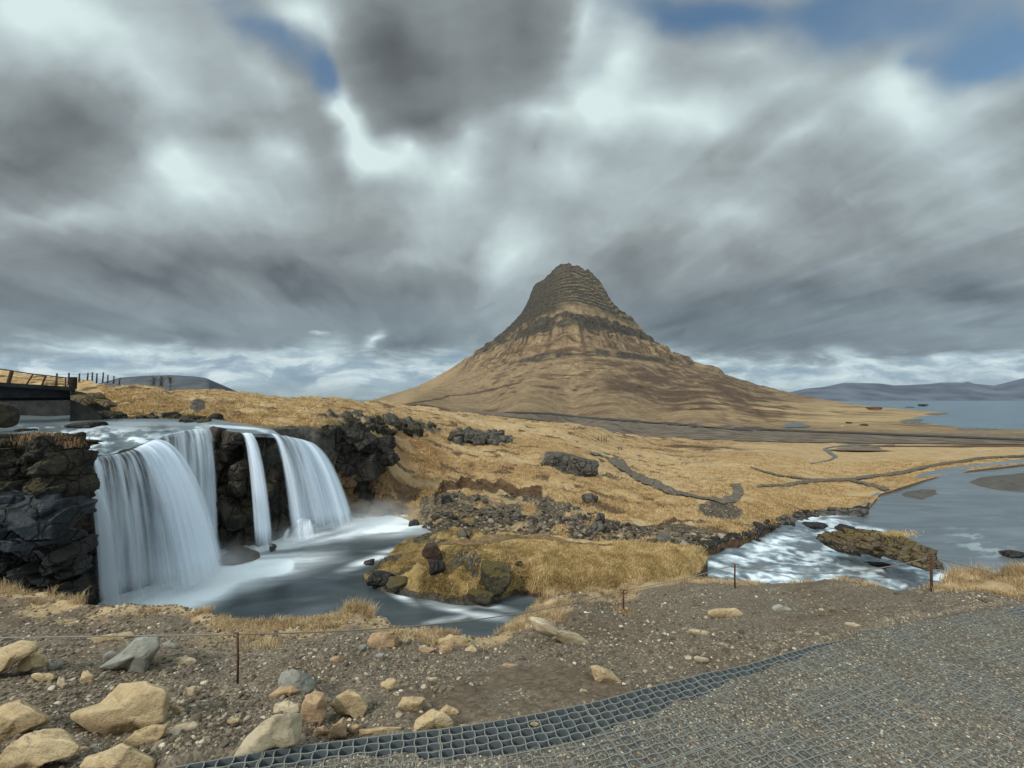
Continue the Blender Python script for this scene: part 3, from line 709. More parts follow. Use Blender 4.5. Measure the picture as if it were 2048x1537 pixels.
# land right of the point must not stand behind the coast: sea bed below it
# ------------------------------------------------------------------ sea, far shore, table mountain
def plane(name, x0, x1, y0, y1, z, mat, nx=2, ny=2, attrs=None):
    xs = np.linspace(x0, x1, nx); ys = np.linspace(y0, y1, ny)
    g = np.stack(np.meshgrid(xs, ys), -1).reshape(-1, 2); V = np.concatenate([g, np.full((len(g), 1), z)], 1)
    return tag(mk(name, V, grid_faces(ny, nx), mat, attrs={'foam': np.zeros(len(V))}), kind='structure')
plane('sea', -22000, 22000, 210, 20000, ZS, M['sea'], 60, 60)
def ridge(name, pts, D, depth, mat, base, seed, amp=.12):
    """a hill range: skyline pts (px,py) at distance D, sloping to the front and back"""
    xs = np.arange(pts[0][0], pts[-1][0]+1, 3.0); t = interp(pts)(xs)
    t = t+fbm(xs/60, 0, 0, 4, seed)*1.0
    crestP = at(xs, t, D); rows = []
    for k in np.linspace(0, 1, 24):
        f = 1-k**1.3
        z = base+(crestP[:, 2]-base)*f
        yy = D-depth*k
        n = fbm(crestP[:, 0]/depth*6, yy/depth*4, 0, 5, seed+2)
        z = z+n*amp*(crestP[:, 2]-base)*math.sin(math.pi*min(k*1.1, 1))*1.6
        y2 = yy+n*depth*.15*math.sin(math.pi*k)
        rows.append(np.stack([crestP[:, 0]*(y2/D), y2, z], -1))
    back = crestP+np.array([0, depth, 0]); back[:, 2] = base
    V = np.array([back]+rows); nr, nc = V.shape[:2]
    return tag(mk(name, V.reshape(-1, 3), grid_faces(nr, nc)[:, ::-1], mat), kind='structure')
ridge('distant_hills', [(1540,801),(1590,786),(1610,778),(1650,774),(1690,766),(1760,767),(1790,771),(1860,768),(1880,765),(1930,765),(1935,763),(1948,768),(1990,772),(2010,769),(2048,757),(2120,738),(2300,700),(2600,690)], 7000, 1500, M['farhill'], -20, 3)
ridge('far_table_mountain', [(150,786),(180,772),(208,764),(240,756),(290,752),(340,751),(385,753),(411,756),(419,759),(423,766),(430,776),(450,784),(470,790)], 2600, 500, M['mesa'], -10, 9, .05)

# ------------------------------------------------------------------ hillside, near slope across the pool
bot_mid = interp([(-400,798),(0,800),(138,803),(152,846),(200,848),(430,853),(520,860),(545,860),(620,857),(700,862),(740,880),(752,905),(758,940),(768,1000),(795,1030),(850,1056),(900,1080),(1000,1100),(1350,1108),(1400,1098),(1440,1086),(1500,1073),(1560,1051),(1600,1036),(1640,1033),(1720,1030),(1742,1012),(1760,990),(1850,962),(1900,951),(1960,941),(2048,931),(2400,912)])
midc = [(2048,892,116),(1400,881,107),(1600,886,110),(1225,867,100),(1180,852,90),(1010,833,80),(870,819,70),(720,803,60),(620,797,55),(430,780,45),(330,777,40),(230,773,36),(130,760,40),(0,742,44),(-400,705,50),(2400,896,112),
 (300,846,23),(200,846,24),(0,800,33),(-400,798,33),(135,803,31),(430,851,21.5),(540,860,21),(640,850,24.2),(745,882,26.2),(760,930,26.4),(775,1000,25.6),(800,1025,25.4),(850,1052,23),(900,1078,21),(1000,1090,20.3),(1200,1090,20.6),(1400,1095,20.3),(1480,1075,22.6),(1560,1050,28),(1640,1034,35),(1740,1014,38.5),(1760,990,43.3),(1850,962,50.8),(1950,942,58),(2048,931,62.5),(2400,913,72),
 (1000,870,55),(900,900,40),(1000,950,33),(1000,1000,27.6),(1000,1040,24),(1200,900,57),(1200,950,38),(1200,1000,29),(1200,1060,22.8),(1400,900,82),(1400,950,47),(1400,1000,33),(1400,1050,25),(1600,900,92),(1600,950,55),(1600,1000,40),(1900,900,99),(1900,930,68),
 (800,850,44),(600,820,34),(400,810,29),(850,950,30),(850,1000,26.5),(300,800,29),(100,790,32)]
mid = Sheet(-400, 2400, 2, top_mid, bot_mid, 190, midc, 'inv', bias=1.25)
PX, PY = mid.PX, mid.PY
X, Y, Z = mid.P[..., 0].copy(), mid.P[..., 1].copy(), mid.P[..., 2].copy()
amp = np.clip((Y-18)/40, .35, 1.6)
flat = sst(1250, 1700, PX)*sst(1040, 960, PY)
near_ = sst(75, 30, Y)
dz = fbm(X/4.5, Y/4.5, 0, 4, 31)*.55*(1-.8*flat)*amp + fbm(X/.9, Y/.9, 0, 4, 32)*.17*(1-.6*flat)+fbm(X/.35, Y/.35, 0, 2, 33)*.07*near_
tus = np.abs(fbm(X/1.6, Y/1.3, 0, 3, 34)); dz += (.25-tus)*.5*(1-.7*flat)*near_
# washed-out scar above the scree
scar_top = [(868,985),(880,966),(890,960),(912,962),(922,951),(940,952),(950,962),(962,954),(975,953),(985,962),(1000,955),(1020,962),(1040,972),(1060,974),(1080,972)]
dsc = pdist(PX, PY, scar_top)
below = (PY > np.interp(PX, [p[0] for p in scar_top], [p[1] for p in scar_top]))
scar = below & (dsc < 22) & (PX > 868) & (PX < 1085)
dz = dz-np.where(scar, .38*np.clip(dsc/4, 0, 1)*(1-dsc/22)**.6, 0)
# rocky band under the crest
rk1 = np.maximum(ell(PX, PY, 720, 848, 60, 14, -8, .4), ell(PX, PY, 800, 852, 85, 15, -6, .4))
rk1 = np.maximum(rk1, ell(PX, PY, 960, 876, 60, 11, -10, .4)); rk1 = np.maximum(rk1, ell(PX, PY, 665, 850, 40, 12, 0, .4))
rk1 = np.maximum(rk1, ell(PX, PY, 830, 862, 16, 12, 0, .4))
scree = inpoly(PX, PY, [(840,1000),(880,985),(960,990),(1060,985),(1150,1015),(1230,1048),(1330,1055),(1400,1070),(1400,1110),(840,1110)])
n3 = fbm(X/1.2, Y/1.2, 0, 4, 35); n4 = fbm(X/6, Y/2.5, 0, 4, 36); n5 = fbm(X/2.4, Y/2.4, 0, 4, 37)
rockm = rk1*(.75+.7*n3)+ell(PX, PY, 1140, 930, 60, 20, -14, .3)*.7
rockm = np.maximum(rockm, ell(PX, PY, 395, 812, 18, 16, 0, .4)*.8)
rockm = np.maximum(rockm, sst(.1, .3, n5)*ell(PX, PY, 300, 838, 200, 12, 0)*.9)
rockm = np.maximum(rockm, ell(PX, PY, 1640, 1030, 90, 8, 0)*.9*(.5+n3))
gravel = np.where(scree, .62+.5*n3, 0)
gravel = np.maximum(gravel, ell(PX, PY, 1440, 1023, 48, 17, -5, .5)*.9)
gravel = np.maximum(gravel, ell(PX, PY, 1300, 1052, 150, 14, -4, .5)*(.5+n3)*.9)
gravel = np.maximum(gravel, sst(2, 14, PY-np.interp(PX, [200,430], [822,840]))*sst(440, 380, PX)*.55)
soil = np.where(scar, .95, 0)
soil = np.maximum(soil, sst(.1, .45, n4)*.62*(1-flat*.6)*sst(.25, .5, .5+fbm(X/20, Y/20, 0, 2, 38)))
soil = np.maximum(soil, ell(PX, PY, 1400, 895, 150, 20, -3, .6)*(.42+.6*n4))
soil = np.maximum(soil, (1-sst(1.5, 4, pdist(PX, PY, [(1210,1060),(1300,1048),(1350,1040)], 1)))*.9)
soil = np.maximum(soil, ell(PX, PY, 1500, 886, 240, 4, 0)*.4+ell(PX, PY, 1900, 893, 200, 2.5, 0)*.7)
soil = np.maximum(soil, (1-sst(2, 7, PY*0+np.abs(PY-(bot_mid(PX)))*1.8))*(PX > 1400)*.8)
rust = ell(PX, PY, 820, 930, 80, 70, -20, .6)*.95; rust = np.maximum(rust, ell(PX, PY, 1020, 930, 200, 45, 0, .7)*.28)
rust = np.maximum(rust, ell(PX, PY, 1420, 895, 200, 26, 0, .6)*.28)
moss = ell(PX, PY, 1430, 1062, 130, 16, 6, .5)*.8; moss = np.maximum(moss, ell(PX, PY, 900, 1015, 60, 22, 0, .5)*.6)
pale = sst(-.1, .4, fbm(X/14, Y/5, 0, 3, 39))*.5
pale = np.maximum(pale, flat*.25); pale = np.maximum(pale, ell(PX, PY, 1330, 940, 120, 25, -15, .6)*.5)
dz += rk1*np.abs(fbm(X/1.1, Y/1.1, 0, 4, 40))*1.3
rim_ = sst(7, 2, bot_mid(PX)-PY)*(PX < 790)*(PX > 420); rockm = np.maximum(rockm, rim_); soil = soil*(1-rim_)
hol = sst(.05, .32, -fbm(X/1.3, Y/1.0, 0, 4, 47)-.05*flat); soil = np.maximum(soil, hol*.6*(1-flat*.5)*(rockm < .4)*(gravel < .4)); dz -= hol*.12*near_
fade = sst(0, 8, bot_mid(PX)-PY)*.9+.1
mid.P[..., 2] = Z+dz*fade
attrs = {'m1': np.stack([rockm, soil, gravel], -1).clip(0, 1), 'm2': np.stack([rust, moss, pale], -1).clip(0, 1)}
mid_masks = attrs
midob = mid.build('hillside', M['mid'], attrs, topskirt=((4, -.8), (14, -5), (30, -12)), botskirt=((-.1, -.5), (-.2, -4), (0, -9)))

def ribbon(name, sheet, a, b, mat, lift=.03, n=160, m=4, attrs=False, lump=0):
    """surface lying on a sheet between two edge polylines given in photo pixels"""
    def res(p):
        p = np.array(p, float); d = np.concatenate([[0], np.cumsum(np.linalg.norm(np.diff(p, axis=0), axis=1))]); t = np.linspace(0, d[-1], n)
        return np.stack([np.interp(t, d, p[:, 0]), np.interp(t, d, p[:, 1])], -1)
    A, B = res(a), res(b); rows = []
    for k in np.linspace(0, 1, m):
        q = A*(1-k)+B*k; P = sheet.samp(q[:, 0], q[:, 1]); P[:, 2] += lift*np.clip(P[:, 1]/40, .5, 4); rows.append(P)
    V = np.array(rows)
    at_ = {'m1': np.zeros((m*n, 3)), 'm2': np.zeros((m*n, 3))} if attrs else None
    return tag(mk(name, V.reshape(-1, 3), grid_faces(m, n)[:, ::-1], mat, attrs=at_), kind='structure')
# main road on its dark gravel bank, across the plain
ribbon('road_embankment', far, [(880,823),(960,824),(1100,826),(1200,836),(1300,843),(1500,857),(1700,865),(2048,880),(2390,893)], [(880,826),(960,829),(1010,834),(1100,844),(1180,855),(1225,870),(1400,881),(1600,886),(2048,891),(2390,900)], M['embank'], .06, 500, 10)
ribbon('road', far, [(1010,825.5),(1100,828),(1200,838),(1300,845),(1500,858.5),(1700,866),(2048,880),(2390,893)], [(1010,827.5),(1100,830.5),(1200,841),(1300,848.5),(1500,862),(1700,869.5),(2048,883.5),(2390,896)], M['asphalt'], .13, 500, 5)
# footpaths
ribbon('footpath', mid, [(1175,908),(1215,918),(1245,922),(1262,938),(1290,958),(1330,975),(1380,990),(1430,998),(1458,992),(1468,982),(1460,970)], [(1175,910),(1214,920),(1228,930),(1244,945),(1270,963),(1318,984),(1375,999),(1430,1008),(1470,1010),(1488,985),(1480,970)], M['pathdark'], .14, 260, 8)
ribbon('footpath', mid, [(1500,973),(1560,970),(1620,961),(1700,958),(1800,945),(1880,928),(1960,917),(2048,911),(2390,905)], [(1500,975),(1560,975),(1620,967),(1700,963),(1800,951),(1880,933),(1960,921),(2048,915),(2390,910)], M['pathdark'], .12, 260, 4)
ribbon('footpath', mid, [(1500,936),(1560,951),(1620,960),(1700,960),(1745,968),(1780,980)], [(1500,938),(1555,953),(1620,963),(1700,964),(1735,972),(1770,984)], M['pathdark'], .12, 160, 4)
ribbon('stream', mid, [(1622,927),(1655,921),(1668,915),(1655,906),(1645,899),(1665,894),(1720,891),(1790,890)], [(1620,929),(1655,924),(1676,915),(1664,905),(1653,899),(1670,895.2),(1722,892),(1790,890.8)], M['pond'], .05, 120, 3)
ribbon('pond', far, [(1560,854),(1585,847),(1600,848),(1620,853)], [(1562,855),(1585,856),(1605,856),(1618,855)], M['pond'], .1, 30, 4)

# ------------------------------------------------------------------ turf islet in the pool
top_i = interp([(728,1150),(745,1136),(760,1126),(800,1092),(840,1074),(870,1063),(900,1057),(930,1056),(950,1062),(975,1075),(1010,1071),(1040,1070),(1120,1072),(1200,1084),(1300,1088),(1380,1090),(1404,1096),(1414,1114)])
bot_i = interp([(728,1162),(745,1170),(780,1181),(850,1192),(900,1198),(960,1204),(1000,1196),(1030,1182),(1060,1186),(1100,1193),(1130,1195),(1190,1190),(1250,1183),(1350,1168),(1400,1148),(1414,1122)])
ic = [(735,1162,15.95),(780,1181,15.2),(850,1192,14.75),(960,1204,14.3),(1030,1182,15.1),(1100,1193,14.7),(1190,1190,14.8),(1250,1183,15.1),(1350,1168,15.7),(1400,1148,16.6),(1412,1118,17.8),
 (745,1138,16.8),(800,1092,19.5),(930,1057,19.2),(1040,1070,18.6),(1200,1085,17.9),(1300,1089,17.7),(1400,1097,17.9),
 (1000,1100,16.3),(1000,1130,15.5),(960,1160,14.7),(1200,1110,16.6),(1200,1150,15.1),(1320,1140,15.6),(1380,1120,16.9),(860,1120,16.2),(840,1160,15.2),(790,1130,16.9),(1100,1150,15.0),(1100,1110,16.4)]
isl = Sheet(728, 1414, 1.5, top_i, bot_i, 90, ic)
PX, PY = isl.PX, isl.PY; X, Y, Z = [isl.P[..., k].copy() for k in range(3)]
dz = fbm(X/1.2, Y/1.2, 0, 4, 41)*.16+fbm(X/.3, Y/.3, 0, 3, 42)*.07
edge = np.minimum(sst(0, 10, bot_i(PX)-PY), 1)
mossy = sst(1060, 960, PX)
dz += mossy*(np.abs(fbm(X/.5, Y/.5, 0, 3, 43))*.28-.03)
n6 = fbm(X/.8, Y/.8, 0, 4, 44)
moss = np.maximum(mossy*(.55+.7*n6), ell(PX, PY, 1150, 1150, 240, 40, 0, .7)*.25+.1)
rk = mossy*sst(.1, .3, fbm(X/.7, Y/.7, 0, 3, 45))*.9; rk = np.maximum(rk, sst(10, 3, bot_i(PX)-PY)*mossy*.9)
soil = np.maximum(sst(7, 2, bot_i(PX)-PY)*.9*(1-mossy), ell(PX, PY, 1100, 1158, 80, 4, -4)*.6)
isl.P[..., 2] = Z+dz*edge
isl.build('islet', M['islet'], {'m1': np.stack([rk, soil, 0*rk], -1).clip(0, 1), 'm2': np.stack([0*rk, moss, (1-mossy)*.3], -1).clip(0, 1)}, topskirt=((.3, -.2), (.8, -1.6), (1, -3)), botskirt=((-.1, -.4), (-.1, -2)))
ribbon('islet_path', isl, [(880,1092),(930,1082),(980,1077),(1050,1074),(1120,1075),(1190,1088),(1230,1092)], [(870,1098),(930,1092),(980,1085),(1050,1081),(1120,1083),(1180,1092),(1230,1094)], M['dirtpath'], .05, 90, 4)

# ------------------------------------------------------------------ water surfaces
def watersheet(name, x0, x1, step, top, bot, rows, Yf, mat, foamf, dzf=None, attrs=None, topskirt=(), botskirt=()):
    s = Sheet(x0, x1, step, top, bot, rows, None, Yf=Yf)
    X, Y, Z = [s.P[..., k].copy() for k in range(3)]
    foam = foamf(s.PX, s.PY, X, Y)
    if dzf: s.P[..., 2] += dzf(s.PX, s.PY, X, Y, foam)
    o = s.build(name, mat, {'foam': foam.clip(0, 1)}, topskirt, botskirt)
    return s, o
def zpl(z): return lambda px, py: at_z(px, py, z)[..., 1]
def pool_foam(px, py, X, Y):
    st = fbm(X*.45+Y*.5, (Y-X*.25)*2.6, 0, 4, 51); st2 = fbm(X*.9, Y*3.2, 0, 3, 52)
    d1 = pdist(px, py, [(190,1222),(260,1214),(340,1196),(420,1168),(470,1148),(520,1138),(575,1131)], 1.25); w1 = np.interp(px, [180,300,420,600], [30,44,44,16])
    f = 1.7*np.exp(-(d1/w1)**2)*(1+.45*st*(d1 > w1*.5))
    d2 = pdist(px, py, [(520,1098),(590,1085),(660,1066),(720,1050),(800,1040),(838,1036)], 1.6); w2 = np.interp(px, [500,640,720,850], [12,20,30,16])
    f = np.maximum(f, 1.7*np.exp(-(d2/w2)**2)*(1+.45*st))
    f = np.maximum(f, ell(px, py, 490, 1148, 130, 26, 13, .95)*1.5*(.85+st*.8))
    f = np.maximum(f, ell(px, py, 560, 1135, 90, 12, 6, .9)*.7+st*.2)
    f = np.maximum(f, ell(px, py, 730, 1044, 140, 24, 2, .95)*1.7*(.9+st*.7))
    f = np.maximum(f, ell(px, py, 600, 1082, 130, 12, 8, .9)*(1.1+st2*.6))
    f = np.maximum(f, ell(px, py, 790, 1045, 60, 16, 0, .9)*.7)
    f = np.maximum(f, sst(.05, .5, st)*.10)
    for c in [(930,1222,75,9,-12),(965,1213,50,6,-8),(900,1238,40,5,10),(805,1195,28,7,-25),(740,1120,50,8,20)]:
        f = np.maximum(f, ell(px, py, *c, .95)*(.75+.9*st2))
    return f
ps, _ = watersheet('pool_water', 60, 1404, 3, interp([(0,1008),(830,1008),(880,1040),(960,1072),(1404,1100)]), lambda x: 1420+0*x, 200, zpl(ZP), M['pool'], pool_foam,
    lambda px, py, X, Y, f: fbm(X*.5, Y*.5, 0, 4, 53)*.03+f*.05*fbm(X*1.5, Y*1.5, 0, 3, 54))
rivc = [(1380,1180,-7.6),(1400,1110,-7.6),(1420,1160,-7.75),(1480,1085,-7.9),(1560,1055,-8.4),(1640,1042,-9.3),(1700,1045,-9.7),(1760,1064,-10),(1600,1100,-8.7),(1500,1130,-8.1),(1560,1175,-8.2),(1700,1150,-9.0),(1640,1175,-8.7),(1800,1165,-9.5),(1780,1140,-9.4),(1890,1160,-9.95),(1700,1085,-9.5)]
rivt = TPS([c[:2] for c in rivc], [c[2] for c in rivc], 1e-3)
def rivz(px, py):
    z = np.maximum(rivt(px, py), -10.0); k = sst(1740, 1880, px+(1060-py)*.7)
    k = np.maximum(k, sst(1055, 1035, py)*sst(1700, 1740, px)); k = np.maximum(k, sst(1045, 1020, py))
    return z*(1-k)+ZR*k
def rivY(px, py):
    return at_z(px, py, 1.0)[..., 1]*rivz(px, py)
rap = [(1400,1110),(1420,1085),(1480,1068),(1560,1040),(1640,1030),(1770,1060),(1700,1085),(1840,1130),(1905,1155),(1880,1200),(1300,1200)]
def riv_foam(px, py, X, Y):
    al = px+(py-1100)*1.2                       # flow runs to the lower right
    st = fbm(px/46, (py-(px-1400)*.14)/9, 0, 4, 61); st2 = fbm(px/20, (py-(px-1400)*.2)/5, 0, 3, 62)
    body = inpoly(px, py, rap).astype(float)
    sm = np.exp(-np.maximum(pdist(px, py, rap+rap[:1]), 0)/7); body = np.maximum(body, sm*.6)
    st3 = fbm(px/16, (py-(px-1400)*.16)/2.6, 0, 4, 67)
    f = body*sst(-.05, .5, st+.35*st2+.55*st3)*.85
    for c in [(1540,1090,70,18,22),(1480,1112,60,10,10),(1700,1052,60,7,-14),(1750,1062,35,5,-10),(1640,1032,50,5,0),(1810,1135,55,9,-24),(1700,1160,90,12,-6),(1560,1150,60,10,-10),(1590,1165,60,6,0),(1860,1160,40,7,-10),(1450,1140,50,9,14)]:
        f = np.maximum(f, ell(px, py, *c, .95)*(.6+st*1.0+st3*1.1))
    f = np.maximum(f, sst(.15, .5, fbm(px/90, py/10, 0, 3, 63))*.10)
    f = np.maximum(f, ell(px, py, 1960, 1090, 70, 25, -20, .8)*sst(0, .4, fbm(px/25, py/7, 0, 3, 64))*.35)
    return f
def riv_dz(px, py, X, Y, f):
    body = inpoly(px, py, rap).astype(float)
    return body*(fbm(px/60, (py-(px-1400)*.14)/10, 0, 4, 65)*.26)+.01*fbm(X, Y, 0, 3, 66)
rs, _ = watersheet('river', 1330, 2400, 2, interp([(1330,1078),(1400,1078),(1500,1055),(1560,1035),(1640,1020),(1720,1015),(1745,990),(1850,945),(1900,935),(2048,918),(2400,900)]), lambda x: 1290+0*x, 210, rivY, M['river'], riv_foam, riv_dz)

# upper river: comes under the bridge, breaks over low steps to the lip
topU = interp([(-400,831),(140,831),(210,838),(425,838),(470,846),(540,856),(600,872)])
botU = interp([(-400,905),(60,900),(150,916),(172,915),(240,906),(270,898),(300,884),(330,873),(370,862),(430,858),(480,867),(520,868),(560,870),(600,878),(640,893)])
uc = [(-400,832,-1.15),(100,832,-1.15),(-400,845,-1.2),(0,845,-1.2),(200,845,-1.2),(430,848,-1.22),(600,850,-1.45),(560,870,-1.84),(640,858,-1.5),(640,893,-2.3),(600,878,-2.16),(535,866,-1.62),(480,866,-1.62),(430,858,-1.42),(370,862,-1.5),(330,872,-1.62),(300,884,-1.75),(240,905,-2.05),(172,914,-2.0),(100,900,-1.7),(0,900,-1.7),(-400,900,-1.7),(200,862,-1.35),(200,880,-1.6),(300,865,-1.4),(100,870,-1.4)]
ut = TPS([c[:2] for c in uc], [c[2] for c in uc], 1e-3)
upY = lambda px, py: at_z(px, py, 1.0)[..., 1]*ut(px, py)
def up_foam(px, py, X, Y):
    st = fbm(px/34, (py+px*.03)/5.5, 0, 4, 71); st2 = fbm(px/14, py/4, 0, 3, 72)
    w = ell(px, py, 230, 885, 130, 30, -4, .7); w = np.maximum(w, ell(px, py, 110, 868, 70, 12, -8, .7))
    w = np.maximum(w, ell(px, py, 340, 868, 80, 12, 10, .6)*.9)
    f = w*sst(-.25, .3, st+.5*st2)*.95
    f = np.maximum(f, ell(px, py, 470, 855, 60, 3, -4)*.7); f = np.maximum(f, ell(px, py, 560, 868, 50, 5, -10)*.7)
    f = np.maximum(f, ell(px, py, 270, 848, 140, 5, 0)*.3)
    return f
us, upob = watersheet('upper_river', -400, 590, 2, topU, botU, 70, upY, M['upper'], up_foam,
    lambda px, py, X, Y, f: fbm(px/30, py/5, 0, 4, 73)*.14*ell(px, py, 210, 885, 160, 36, 0, .8), botskirt=((-.06, -.06), (-.04, -.16)))

# ------------------------------------------------------------------ cliff behind the falls
lip = np.array([(120,921,12.2),(172,917,13.4),(240,908,14.6),(270,900,15.6),(300,886,16.6),(330,875,17.6),(370,864,18.6),(430,860,19.6),(480,868,19.9),(535,868,20.4),(570,872,21.4),(600,880,22.6),(640,893,23.6),(680,880,25),(720,872,26),(750,882,26.6),(780,900,27.2)], float)
L3 = at(lip[:, 0], lip[:, 1], lip[:, 2])
d = np.concatenate([[0], np.cumsum(np.linalg.norm(np.diff(L3, axis=0), axis=1))]); t = np.linspace(0, d[-1], 420)
L3 = np.stack([np.interp(t, d, L3[:, k]) for k in range(3)], -1)
dirx = np.gradient(L3[:, :2], axis=0); dirx /= np.linalg.norm(dirx, axis=1)[:, None]
out = np.stack([dirx[:, 1], -dirx[:, 0]], -1)       # toward the pool
ks = np.linspace(0, 1, 150); rows = []; U, Vv = np.meshgrid(t, ks)
dep = (L3[None, :, 2]-.14)+(-7.8-(L3[None, :, 2]-.14))*Vv
blk = fbm(U*.8, dep*.9, 0, 2, 81); blkc = np.round(blk*5)/5
cr = fbm(U*.5, dep*.35, 3, 5, 82)*.8+np.abs(fbm(U*1.4, dep*1.1, 0, 4, 83))*.6+blkc*.7+fbm(U*5, dep*4, 0, 3, 84)*.12
offs = (-.35+cr*.9)*np.minimum(1, Vv*6)+Vv*.5-.25
V = np.stack([L3[None, :, 0]+out[None, :, 0]*offs, L3[None, :, 1]+out[None, :, 1]*offs, dep], -1)
backrow = V[0]+np.concatenate([-out*3, np.full((len(out), 1), -.5)], 1)
V = np.concatenate([backrow[None], V])
tag(mk('falls_cliff', V.reshape(-1, 3), grid_faces(151, 420), M['falls_rock']), kind='structure')

# mossy pillar and dark buttress right of the falls: heaps of angular blocks merged in one cliff
def heap(name, items, mat, seed, lv=4, kind='structure', rough=.07, rt=1.0):
    mb = MB(); r = np.random.default_rng(seed)
    for i, (px, py, Yd, w, h, dp) in enumerate(items):
        P, Fc = rock(lv, seed*100+i, 6, 34, rough)
        s = Yd/F
        P = rotx(roty(P, rt*r.uniform(-.5, .5)), rt*r.uniform(-.4, .4)); P = P/np.abs(P).max(0); P = P*np.array([w*s/2, dp/2, h*s/2]); P = rotz(P, r.uniform(-.5, .5)*rt); P = roty(P, r.uniform(-.3, .3)*rt)
        mb.add(P+at(px, py, Yd), Fc)
    o = mb.build(name, mat, smooth=True); return tag(o, kind=kind)
rr = np.random.default_rng(5)
it = []
for (x0, x1, y0, y1, n, yy) in [(600,740,866,890,22,25.2),(645,742,880,925,26,25.3),(660,738,915,960,20,25.2),(650,700,950,1020,14,25.0),(752,785,888,930,8,26.3),(690,760,1005,1035,6,25.4)]:
    for _ in range(n):
        px, py = rr.uniform(x0, x1), rr.uniform(y0, y1)
        it.append((px, py, yy-(700-px)*.012*(px < 700)+rr.uniform(-.4, .4), rr.uniform(26, 56), rr.uniform(24, 58), rr.uniform(.9, 1.5)))
for k in range(26):
    t_ = rr.uniform(0, 1); px = np.interp(t_, [0, .4, .75, 1], [748, 756, 768, 800])+rr.uniform(-10, 8); py = 895+135*t_
    it.append((px, py, 26.0-.5*t_+rr.uniform(-.3, .2), rr.uniform(18, 36), rr.uniform(20, 40), 1.0))
heap('dark_rock_buttress', [q_ for q_ in it if q_[1] < 950], M['cliffrock'], 21, 4, rough=.12)
heap('brown_bank', [q_ for q_ in it if q_[1] >= 950], M['bankearth'], 23, 4, rough=.12)
it = [(rr.uniform(428,480), rr.uniform(875, 1090), 19.75+rr.uniform(-.15, .25), rr.uniform(26, 44), rr.uniform(26, 60), .9) for _ in range(26)]
heap('mossy_cliff_pillar', it, M['falls_rock'], 22, 3)

# left basalt cliff beside the falls
it = []
for k in range(70):
    px = rr.uniform(-160, 148); py = rr.uniform(890, 1005)
    it.append((px, py+(6 if px > 110 else 0), 10.7+rr.uniform(-.3, .4)+(px < 60)*-.3, rr.uniform(26, 50), rr.uniform(30, 62), 1.3))
for px, py, w, h in [(146,930,40,64),(142,968,44,52),(124,908,50,44),(-80,895,110,60)]:
    it.append((px, py, 10.6, w, h, 1.5))
it = [(a-14 if a > 60 else a, *r_) for a, *r_ in it]
heap('left_cliff_top', it, M['lichen'], 31, 4, rough=.13, rt=.5)
it = []
for px, py, w, h, yy in [(106,1012,112,76,10.15),(20,1020,120,92,10.0),(144,1040,76,62,10.1),(70,1052,100,56,10.05),(-80,1030,130,100,10.0),(0,1066,90,50,10.1),(120,1074,78,34,10.2),(160,1018,40,46,10.2)]:
    it.append((px, py, yy, w, h, 1.5))
it = [(a-34 if a > 60 else a-10, *r_) for a, *r_ in it]
heap('left_cliff_ledge', it, M['basalt_blue'], 32, 5, rough=.06, rt=.35)
it = [(rr.uniform(-160, 150), rr.uniform(1085, 1235), 11.0+rr.uniform(-.4, .5), rr.uniform(26, 56), rr.uniform(24, 46), 1.2) for _ in range(80)]
heap('left_cliff_base', it, M['basalt'], 33, 4)
# body of rock behind the blocks
mb = MB(); q = [at(x, 905, 11.4) for x in (-260, 150)]+[at(x, 905, 14.5) for x in (128, -200)]
mb.hexa(np.array([[p[0], p[1], -9] for p in q]+[[p[0], p[1], -1.62] for p in q])); tag(mb.build('left_cliff_core', M['basalt']), kind='structure')

# ------------------------------------------------------------------ waterfalls
def curtain(top, bot, n=90, m=70, wav=.12, seed=0, dens=None, power=2.0):
    """veil between a lip polyline and a foot polyline (px,py,Y), every strand a falling arc"""
    def rs_(p):
        W = at(np.array([a[0] for a in p]), np.array([a[1] for a in p]), np.array([a[2] for a in p]))
        d = np.linspace(0, 1, len(p)); t = np.linspace(0, 1, n)
        return np.stack([np.interp(t, d, W[:, k]) for k in range(3)], -1)
    A, B = rs_(top), rs_(bot)
    T = np.linspace(0, 1, m)[:, None, None]; u = np.linspace(0, 1, n)
    H = A[None]+(B-A)[None]*T
    H[..., 2] = A[None, :, 2]+(B-A)[None, :, 2]*(T[..., 0]**power)
    len_u = np.concatenate([[0], np.cumsum(np.linalg.norm(np.diff((A+B)/2, axis=0), axis=1))])
    nrm = np.array([.55, -.83, 0])
    wv = fbm(len_u*2.2, seed, 0, 3, 90+seed)[None]*wav*(1.2-.6*T[..., 0])
    H = H+nrm*wv[..., None]
    st = np.zeros((m, n, 3)); st[..., 0] = len_u[None]; st[..., 1] = T[..., 0]
    ed = np.minimum(sst(0, .14, u), sst(1, .82, u))[None]
    bd = np.interp(u, np.linspace(0, 1, len(dens)), dens)[None] if dens is not None else .5
    st[..., 2] = ed*(bd+.12*T[..., 0])*(1-.55*sst(.90, 1.0, T[..., 0]))*sst(-.02, .04, T[..., 0]+.03)
    return H.reshape(-1, 3), grid_faces(m, n), st.reshape(-1, 3)
def waterfall(label, layers, loc):
    root = None
    for i, (top, bot, kw) in enumerate(layers):
        V, Fc, st = curtain(top, bot, seed=i+int(top[0][0]) % 7, **kw)
        o = mk('waterfall' if i == 0 else 'water_veil', V, Fc, M['falls'][i % 3], root, attrs={'st': st})
        if i == 0: root = o; tag(o, label, 'waterfall', 'falls pouring over the basalt lip')
    return root
T1 = [(170,922,12.95),(200,912,13.5),(240,905,14.35),(270,897,15.3),(300,883,16.3),(320,876,17)]
B1 = [(188,1225,13.2),(240,1218,13.6),(300,1205,14.2),(360,1182,15.0),(420,1155,16.1),(462,1128,17.4)]
